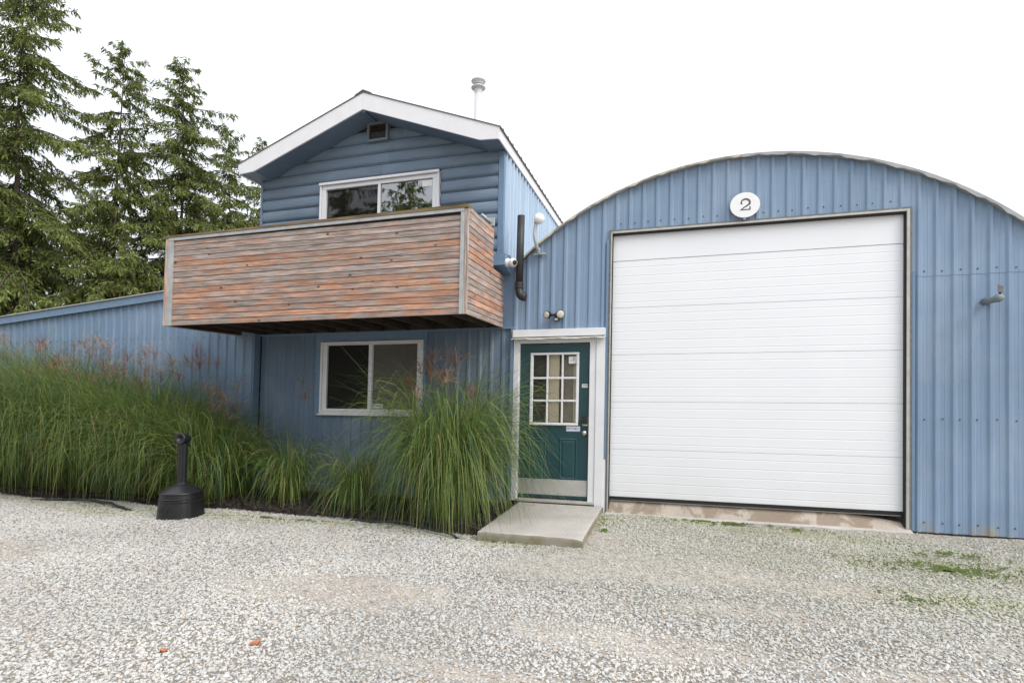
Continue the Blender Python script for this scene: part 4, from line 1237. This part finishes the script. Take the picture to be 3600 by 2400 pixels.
# ================================================================== ASHTRAY RECEPTACLE
def ash():
    cx, cy = -5.065, -1.68
    t = thing('cigarette_receptacle', 'black plastic smoking receptacle with a wide base and slim neck beside the gravel', 'ashtray', (cx, cy, GZ))
    def sect(hw, n=32, p=3.2, dx=0, dy=0, ang=.25):
        out = []
        for k in range(n):
            a = 2 * math.pi * k / n
            c, s = math.cos(a), math.sin(a)
            r = (abs(c) ** p + abs(s) ** p) ** (-1 / p)
            x, y = c * r * hw, s * r * hw
            out.append((cx + dx + x * math.cos(ang) - y * math.sin(ang), cy + dy + x * math.sin(ang) + y * math.cos(ang)))
        return out
    def loft(levels, closed_top=True):
        mb = MB(); vs = []; fs = []; n = 32
        for z, hw, p in levels: vs += [(x, y, GZ + z) for x, y in sect(hw, n, p)]
        for i in range(len(levels) - 1):
            for k in range(n): fs.append((i * n + k, i * n + (k + 1) % n, (i + 1) * n + (k + 1) % n, (i + 1) * n + k))
        fs.append(tuple(range(n - 1, -1, -1))); fs.append(tuple(range((len(levels) - 1) * n, len(levels) * n)))
        return mb.add(vs, fs)
    loft([(-.01, .240, 2.8), (.008, .242, 2.8), (.02, .236, 2.8), (.16, .228, 2.7), (.195, .226, 2.6), (.205, .232, 2.6), (.212, .232, 2.6), (.218, .224, 2.6), (.226, .224, 2.5), (.232, .231, 2.5), (.240, .231, 2.5), (.246, .223, 2.5), (.292, .220, 2.4)]).build('base', 'black', t, shear=False)
    loft([(.293, .226, 2.4), (.306, .226, 2.35), (.314, .216, 2.3), (.345, .175, 2.2), (.378, .115, 2.1), (.398, .070, 2.0), (.404, .050, 2.0)]).build('lid', 'black', t, shear=False, smooth=True)
    # fluted neck
    vs = []; fs = []; n = 40
    lv = [(.395, .062), (.42, .054), (.5, .052), (.85, .058), (.90, .060)]
    for z, r in lv:
        for k in range(n):
            a = 2 * math.pi * k / n
            rr = r * (1 - .10 * (1 if (k // 3) % 3 == 0 else 0))
            vs.append((cx + .012 * (z - .4) + rr * math.cos(a), cy + rr * math.sin(a), GZ + z))
    for i in range(len(lv) - 1):
        for k in range(n): fs.append((i * n + k, i * n + (k + 1) % n, (i + 1) * n + (k + 1) % n, (i + 1) * n + k))
    MB().add(vs, fs).build('neck', 'black', t, shear=False)
    axh = Vector((.12, -1.0, .12)).normalized()
    c0 = Vector((cx + .005, cy, GZ + .955))
    MB().lathe(c0 - axh * .085, [(.03, 0), (.055, .010), (.064, .035), (.070, .09), (.074, .135), (.070, .146), (.050, .142), (.026, .130), (.022, .10)], 28, axh).build('head', 'black', t, shear=False, smooth=True)
    MB().lathe(c0 + axh * .012, [(.021, 0), (.021, .001)], 16, axh).build('opening', 'rubber', t, shear=False)
    # embossed emblem on the front face
    a = .25
    def face(u, w): # u along the front-left face, w height
        fx, fy = math.sin(a) , -math.cos(a)
        return (cx + fx * .2345 + math.cos(a) * u, cy + fy * .2345 + math.sin(a) * u, GZ + w)
    mb = MB()
    n = 26; pts = [face(-.075 + .042 * math.cos(2.0 + 4.6 * i / n), .105 + .036 * math.sin(2.0 + 4.6 * i / n)) for i in range(n + 1)]
    mb.tube(pts, .006, 6)
    for w in (.125, .105, .085): mb.tube([face(-.09, w), face(.0 - (.125 - w), w)], .0045, 6)
    mb.build('embossed_emblem', 'black', t, shear=False)
ash()

# ================================================================== EDGING, LOOSE STONES
def wavy(pts, n=30, amp=.01):
    out = []
    for i in range(n + 1):
        t = i / n * (len(pts) - 1); k = min(int(t), len(pts) - 2); f = t - k
        p = Vector(pts[k]).lerp(Vector(pts[k + 1]), f)
        out.append(p + Vector((0, amp * math.sin(i * .9), amp * .4 * math.sin(i * .6))))
    return out
solo(MB().tube(wavy([(-8.2, -1.44, GZ - .03), (-7.2, -1.38, GZ + .04), (-6.6, -1.44, GZ + .04), (-6.2, -1.53, GZ + .01), (-5.95, -1.58, GZ - .03)], 40), .017, 10), 'garden_edging', 'black', 'black plastic garden edging poking out left of the receptacle', 'edging', (-7.4, -1.5, GZ), shear=False, smooth=True)
solo(MB().tube(wavy([(-2.95, -1.30, GZ + .0), (-2.55, -1.38, GZ + .04), (-2.2, -1.36, GZ + .05), (-1.85, -1.46, GZ + .03), (-1.5, -1.60, GZ + .02), (-1.32, -1.66, GZ - .03)], 30), .014, 10), 'garden_edging', 'black', 'black plastic garden edging poking out below the big grass clump', 'edging', (-2.1, -1.45, GZ), shear=False, smooth=True)
def rock(loc, s, mat, name, label, cat, seed):
    import bmesh
    rng = random.Random(seed)
    bm = bmesh.new(); bmesh.ops.create_icosphere(bm, subdivisions=2, radius=1)
    k = [rng.uniform(.7, 1.25) for _ in range(6)]
    for v in bm.verts:
        f = 1 + .25 * math.sin(v.co.x * 3 * k[0] + k[1] * 5) * math.sin(v.co.y * 3 * k[2] + 1) + .12 * math.sin(v.co.z * 5 * k[3])
        v.co = Vector((v.co.x * s * k[4] * 1.2, v.co.y * s * k[5], v.co.z * s * .6)) * f
    me = bpy.data.meshes.new(name); bm.to_mesh(me); bm.free(); me.materials.append(M[mat])
    o = bpy.data.objects.new(name, me); COL.objects.link(o); o.location = loc; o.rotation_euler = (rng.uniform(-.3, .3), rng.uniform(-.3, .3), rng.uniform(0, 6))
    return tag(o, label, cat)
rock((-1.66, -4.31, GZ + .018), .030, 'brick', 'orange_stone', 'largest orange-red stone lying in the pale gravel at lower left', 'stone', 3)
rock((-2.12, -4.53, GZ + .012), .015, 'brick', 'orange_stone', 'small orange chip left of the largest orange-red stone', 'stone', 5)

# ================================================================== ORNAMENTAL GRASSES
def grass_clump(x, y, hgt, n, spread, rad, seed, label, plumes, ptop, lean=(0, 0), group=None, arch=0.0):
    rng = np.random.RandomState(seed)
    t = thing('ornamental_grass', label, 'grass', (x, y, GZ), group)
    az = rng.rand(n) * 2 * np.pi
    r0 = rad * np.sqrt(rng.rand(n))
    bx = x + np.cos(az + rng.normal(0, .6, n)) * r0; by = y + np.sin(az + rng.normal(0, .6, n)) * r0
    by = np.minimum(by, -.16 - .05)
    L = hgt * rng.uniform(.9, 1.6, n)
    short = rng.rand(n) < .30; L[short] *= rng.uniform(.4, .85, short.sum())
    th0 = np.abs(rng.normal(.03, .09, n)) + .20 * r0 / rad * spread
    bendA = np.where(rng.rand(n) < .22, rng.uniform(.3, 1.2, n), rng.uniform(1.7, 2.95, n))
    wide = rng.rand(n) < arch; bendA[wide] = rng.uniform(.9, 1.75, wide.sum())
    bs0 = rng.uniform(.18, .60, n); bwd = rng.uniform(.34, .62, n) * spread
    dx = np.cos(az) + lean[0]; dy = np.sin(az) + lean[1]
    # blades growing towards the wall bend back to the front
    nn = np.hypot(dx, dy) + 1e-6; dx /= nn; dy /= nn
    seg = 10
    w0 = rng.uniform(.0020, .0040, n)
    P = np.zeros((n, seg + 1, 3)); P[:, 0] = np.stack([bx, by, np.full(n, GZ - .0)], -1)
    for i in range(seg):
        s = (i + .5) / seg
        u = np.clip((s - bs0) / bwd, 0, 1)
        th = np.minimum(th0 + .25 * s + bendA * u * u * (3 - 2 * u), 3.0)
        st = L / seg
        P[:, i + 1, 0] = P[:, i, 0] + np.sin(th) * dx * st
        P[:, i + 1, 1] = P[:, i, 1] + np.sin(th) * dy * st
        P[:, i + 1, 2] = P[:, i, 2] + np.cos(th) * st
    wall = -.16 if x < -5.5 else -.04
    P[:, :, 1] = np.where(P[:, :, 1] > wall, wall - .25 * (P[:, :, 1] - wall), P[:, :, 1])
    lim = np.where(np.abs(P[:, :, 0] + 5.05) < .42, -1.36, -1.72)
    P[:, :, 1] = np.where(P[:, :, 1] < lim, lim - .22 * (lim - P[:, :, 1]), P[:, :, 1])
    P[:, :, 2] = np.maximum(P[:, :, 2], GZ + .015 + .03 * rng.rand(n)[:, None])
    sx = -dy; sy = dx
    tw = rng.normal(0, .5, n)
    taper = np.array([.75, 1, 1, 1, .97, .93, .86, .76, .6, .4, .08])
    V = np.zeros((n, seg + 1, 2, 3))
    for i in range(seg + 1):
        w = w0 * taper[i]
        off = np.stack([sx * w * np.cos(tw), sy * w * np.cos(tw), w * np.sin(tw)], -1)
        V[:, i, 0] = P[:, i] - off; V[:, i, 1] = P[:, i] + off
    q = (np.arange(n)[:, None] * (seg + 1) + np.arange(seg)[None]).reshape(-1) * 2
    F = np.stack([q, q + 1, q + 3, q + 2], -1)
    c0 = np.array([.042, .100, .018]); c1 = np.array([.255, .335, .080]); c2 = np.array([.30, .25, .11]); c3 = np.array([.06, .14, .075])
    k = rng.rand(n) ** 1.15; col = c0[None] * (1 - k[:, None]) + c1[None] * k[:, None]
    b = rng.rand(n) < .16; col[b] = c3 * rng.uniform(.8, 1.4, (b.sum(), 1))
    dead = rng.rand(n) < .10; col[dead] = c2 * rng.uniform(.7, 1.2, (dead.sum(), 1))
    cols = np.repeat(col[:, None, None, :], seg + 1, 1).repeat(2, 2)
    jit = rng.uniform(.8, 1.25, (n, 1, 1, 1)); cols = cols * jit
    tip = np.clip(np.arange(seg + 1) / seg * 1.6 - .9, 0, 1)[None, :, None, None] * (rng.rand(n) < .4)[:, None, None, None]
    cols = cols * (1 - tip * .35) + np.array([.30, .24, .11]) * tip * .35
    straw = np.clip(1 - np.arange(seg + 1) / 2.2, 0, 1)[None, :, None, None]
    cols = cols * (1 - straw * .6) + np.array([.17, .13, .06]) * straw * .6
    np_mesh('blades', V.reshape(-1, 3), F, 'blade', t, cols.reshape(-1, 3))
    # flower plumes
    if plumes:
        VV = []; FF = []; CC = []
        for k in range(plumes):
            a = rng.rand() * 6.28; rr = rad * rng.rand()
            sx0, sy0 = x + math.cos(a) * rr * .6, min(y + math.sin(a) * rr * .6, -.22)
            zt = GZ + (ptop - GZ) * rng.uniform(.72, 1.0)
            ln = rng.uniform(.04, .40) * (zt - GZ)
            az2 = rng.rand() * 6.28
            tx, ty = sx0 + math.cos(az2) * ln * .8, sy0 + math.sin(az2) * ln * .8
            tx += lean[0] * .1
            ty = min(ty, wall - .03)
            pts = [(sx0, sy0, GZ), (sx0 * .6 + tx * .4, sy0 * .6 + ty * .4, GZ + (zt - GZ) * .5), (tx, ty, zt - .12)]
            stem = [np.array(p) for p in pts]
            pc = np.array([.125, .165, .05])
            for (p, q2) in zip(stem[:-1], stem[1:]):
                i0 = len(VV); w = .0028
                VV += [p + [-w, 0, 0], p + [w, 0, 0], q2 + [w * .8, 0, 0], q2 + [-w * .8, 0, 0]]; CC += [pc] * 4; FF.append((i0, i0 + 1, i0 + 2, i0 + 3))
            base = stem[-1]
            nf = rng.randint(18, 28)
            hue = rng.rand()
            pcol = np.array([.30, .165, .13]) * (1 - hue) + np.array([.36, .27, .19]) * hue
            if rng.rand() < .22: pcol = np.array([.33, .14, .11])
            for f in range(nf):
                a3 = rng.rand() * 6.28; el = rng.uniform(.35, 1.35); Lf = rng.uniform(.14, .29)
                d = np.array([math.cos(a3) * math.sin(el), math.sin(a3) * math.sin(el), math.cos(el)])
                p = base + np.array([0, 0, .008 * f * .7]); w = rng.uniform(.0024, .0040)
                side = np.array([-math.sin(a3), math.cos(a3), .35]); side = side / np.linalg.norm(side)
                for s in range(4):
                    q2 = p + d * Lf / 4
                    i0 = len(VV); w2 = w * (1 if s < 3 else .3)
                    VV += [p - side * w, p + side * w, q2 + side * w2, q2 - side * w2]
                    cc = pcol * rng.uniform(.7, 1.3); CC += [cc] * 4; FF.append((i0, i0 + 1, i0 + 2, i0 + 3))
                    p = q2; d = d + np.array([0, 0, -.22]); d = d / np.linalg.norm(d)
        VV = np.array(VV); VV[:, 1] = np.minimum(VV[:, 1], wall)
        np_mesh('plumes', VV, np.array(FF), 'plume', t, np.array(CC))
    return t
hg = 'grasses in the tall hedge along the shed'
hedge = [(-10.55, -.80, 2.05, 2.28), (-9.75, -.76, 2.02, 2.26), (-8.95, -.80, 1.94, 2.20), (-8.2, -.76, 1.84, 2.10), (-7.45, -.80, 1.72, 2.14), (-6.75, -.76, 1.58, 2.0), (-6.1, -.80, 1.42, 2.0), (-5.50, -.74, 1.08, 1.45)]
names = ['tall grass at the far left edge of the hedge', 'tall grass with pale tips, second from the left edge of the hedge', 'tall grass with pinkish plumes, third clump from the left edge', 'tall grass with pinkish plumes, fourth clump from the left edge',
         'tall grass in the middle of the hedge, fifth clump from the left edge', 'tall plumed grass left behind the black receptacle', 'tall plumed grass right behind the black receptacle', 'lower grass at the right end of the hedge by the shed corner']
for i, (x, y, hh, pt) in enumerate(hedge):
    grass_clump(x, y + .06, hh * .97, 3400, 1.55, .32, 40 + i, names[i], 12, pt, lean=(-.42, -.30), group=hg, arch=.45)
grass_clump(-4.30, -.66, .90, 700, 1.05, .12, 61, 'small blue-green grass clump with one faint plume left of the lower window', 2, 1.62, lean=(0, -.15))
grass_clump(-3.12, -.88, .80, 800, 1.05, .11, 62, 'smallest grass clump, below the lower window', 0, 1, lean=(0, -.12))
grass_clump(-1.80, -.86, 1.62, 3300, 1.05, .25, 63, 'big rounded grass clump with red plumes beside the concrete step', 17, 1.92, lean=(0, -.10))

# ================================================================== SPRUCES
def spruce(x, y, H, R, seed, label, sparse=1.0, low=.06, group='spruces behind the shed', den=1.0, detail=1.0):
    rng = np.random.RandomState(seed)
    t = thing('spruce_tree', label, 'tree', (x, y, GZ), group)
    # trunk
    pts = []; rad = []
    for i in range(13):
        f = i / 12
        pts.append((x + .12 * math.sin(f * 5 + seed), y + .12 * math.cos(f * 4 + seed), GZ + H * f)); rad.append(max(.012, .0072 * H * (1 - f) ** .9))
    MB().tube(pts, rad, 10).build('trunk', 'bark', t, shear=False, smooth=True)
    def tr(f): return np.array([x + .12 * math.sin(f * 5 + seed), y + .12 * math.cos(f * 4 + seed), GZ + H * f])
    BV = []; BF = []
    A, B, C = [], [], []      # spray start, end, tint
    f = low
    while f < .995:
        nb = 4 if f < .9 else 3
        a0 = rng.rand() * 6.28
        for b in range(nb):
            if rng.rand() < .10 * sparse: continue
            az = a0 + b * 6.28 / nb + rng.normal(0, .25)
            ff = min(.995, f + rng.normal(0, .006))
            env = min(1.0, (1 - ff) ** .48 * 1.02) * (.55 + .45 * min(1, (ff - low) / .08 + .5))
            if ff > .9: env *= .8
            Lb = max(.3, R * env * (rng.uniform(.35, .8) if rng.rand() < .35 else rng.uniform(.75, 1.2)))
            p = tr(min(max(ff, 0), 1)); nseg = 7
            el = (.75 if ff > .93 else (.40 if ff > .82 else .04)) + rng.normal(0, .14) - .25 * (1 - ff)
            chain = [p]
            for s in range(nseg):
                u = s / nseg
                e = el - .45 * math.sin(u * 2.6) + .65 * max(0, u - .55)
                d = np.array([math.cos(az) * math.cos(e), math.sin(az) * math.cos(e), math.sin(e)])
                p = p + d * Lb / nseg; chain.append(p)
            # limb as a thin 3-sided tube
            i0 = len(BV)
            sd = np.array([-math.sin(az), math.cos(az), 0])
            for s, c in enumerate(chain):
                w = .035 * (Lb / 3) * (1 - s / (nseg + .6)) + .006
                BV += [c + sd * w, c - sd * w, c + np.array([0, 0, w * 1.3])]
            for s in range(nseg):
                a = i0 + s * 3
                BF += [(a, a + 1, a + 4, a + 3), (a + 1, a + 2, a + 5, a + 4), (a + 2, a, a + 3, a + 5)]
            # side twigs with hanging sprays
            nt = int(Lb * 12 * den) + 4
            us = np.sort(rng.uniform(.03, 1.0, nt))
            ch = np.array(chain)
            for u in us:
                k = min(int(u * nseg), nseg - 1); q = ch[k] + (ch[k + 1] - ch[k]) * (u * nseg - k)
                sgn = 1 if rng.rand() < .5 else -1
                tl = (.18 + .55 * Lb / 3 * (1.05 - u) ** .6) * rng.uniform(.5, 1.2)
                fwd = np.array([math.cos(az), math.sin(az), 0])
                d = sd * sgn * rng.uniform(.25, .9) + fwd * rng.uniform(.25, .8) + np.array([0, 0, rng.uniform(-.95, .1)])
                d /= np.linalg.norm(d)
                ns = max(2, int(tl / .13 * detail))
                pt = q
                for s in range(ns):
                    e2 = pt + d * tl / ns * 1.25
                    A.append(pt); B.append(e2 + d * .05 + rng.normal(0, .02, 3)); C.append(.5 * rng.rand() + .5 * (s / ns) * rng.rand() + .18 * (u > .75))
                    for _q in range(rng.randint(1, 3)):     # drooping side spray
                        dd = d * .5 + np.array([rng.normal(0, .45), rng.normal(0, .45), -rng.uniform(.3, 1.0)]); dd /= np.linalg.norm(dd)
                        A.append(pt); B.append(pt + dd * rng.uniform(.16, .42)); C.append(rng.rand() * .8)
                    pt = pt + d * tl / ns
                    d = d + np.array([0, 0, -.10]); d /= np.linalg.norm(d)
        f += rng.uniform(.31, .58) / H * (1.0 if f < .9 else .7)
    np_mesh('limbs', np.array(BV), np.array(BF), 'bark', t)
    A = np.array(A); B = np.array(B); C = np.clip(np.array(C), 0, 1); n = len(A)
    D = B - A; ln = np.linalg.norm(D, axis=1, keepdims=True); Dn = D / ln
    r1 = rng.normal(0, 1, (n, 3)); s1 = np.cross(Dn, r1); s1 /= np.linalg.norm(s1, axis=1, keepdims=True)
    s2 = np.cross(Dn, s1)
    w = rng.uniform(.018, .040, (n, 1))
    m = A + D * .45
    V = np.stack([A, m + s1 * w, B, m - s1 * w], 1)
    q = np.arange(n)[:, None] * 4
    F = q + [0, 1, 2, 3]
    c0 = np.array([.056, .086, .028]); c1 = np.array([.185, .222, .055]); c2 = np.array([.28, .315, .08])
    col = np.where(C[:, None] < .6, c0 + (c1 - c0) * (C[:, None] / .6), c1 + (c2 - c1) * ((C[:, None] - .6) / .4))
    cone = rng.rand(n) < .008; col[cone] = np.array([.16, .10, .05])
    np_mesh('crown', V.reshape(-1, 3), F, 'needle', t, np.repeat(col[:, None, :], 4, 1).reshape(-1, 3))
    return t
spruce(-37.0, 13.5, 24.0, 6.4, 3, 'spruce cut off by the left edge of the picture', den=.8)
spruce(-30.2, 12.0, 23.6, 6.6, 1, 'tallest spruce, its top beyond the upper edge of the picture', den=1.18)
spruce(-27.6, 15.0, 20.4, 5.0, 2, 'slim spruce with a thin bare tip, second from the left of the sky gap', den=1.18)
spruce(-26.2, 17.5, 20.6, 5.8, 4, 'bushy spruce with an upright forked top near the balcony', den=1.18)
spruce(-25.6, 20.5, 18.0, 5.4, 5, 'lower spruce spreading towards the house gable', den=1.1)
spruce(-25.6, 23.5, 18.6, 3.6, 6, 'thin small-topped spruce just left of the house gable', den=1.0)
tb = spruce(-36.0, 20.0, 15.0, 6.0, 7, 'dark spruce low between the two tallest trees', den=.8)
def copy_tree(src, loc, sc, rz, label, group):
    r = src.copy(); COL.objects.link(r); r.location = loc; r.scale = (sc[0], sc[0], sc[1]); r.rotation_euler = (0, 0, rz)
    r['label'] = label; r['group'] = group
    for ch in list(src.children):
        c = ch.copy(); COL.objects.link(c); c.parent = r
    return r
gy = 'spruces across the yard'
t2 = [o for o in bpy.data.objects if o.type == 'EMPTY' and o.get('label', '').startswith('slim spruce')][0]
t3 = [o for o in bpy.data.objects if o.type == 'EMPTY' and o.get('label', '').startswith('bushy spruce')][0]
sb = 'spruces behind the shed'
copy_tree(t2, (-31.8, 22.0, GZ), (1.2, .66), 4.0, 'rear spruce showing between the slim and the bushy spruce', sb)
copy_tree(t3, (-30.0, 27.5, GZ), (1.1, .70), 3.3, 'rear spruce low beside the house wall, behind the balcony corner', sb)
copy_tree(tb, (-11.4, -16.5, GZ), (.80, .80), 1.0, 'spruce across the yard, mirrored in the right pane of the upper window', gy)
copy_tree(tb, (-15.6, -17.5, GZ), (.85, .90), 2.4, 'spruce across the yard, mirrored dimly in the left pane of the upper window', gy)
for i, (x, y, k) in enumerate([(-27, -25, .62), (-21.5, -24, .5), (-17.5, -26, .56), (-14.0, -23, .40), (-9.5, -25, .36), (-6.0, -26.5, .42), (-2, -27, .4), (3, -27, .42), (8, -27, .4), (14, -26, .44)]):
    copy_tree(tb, (x, y, GZ), (k * 1.15, k * .9), i * 1.3, 'low spruce in the row across the yard, mirrored dimly in the lower window', gy)
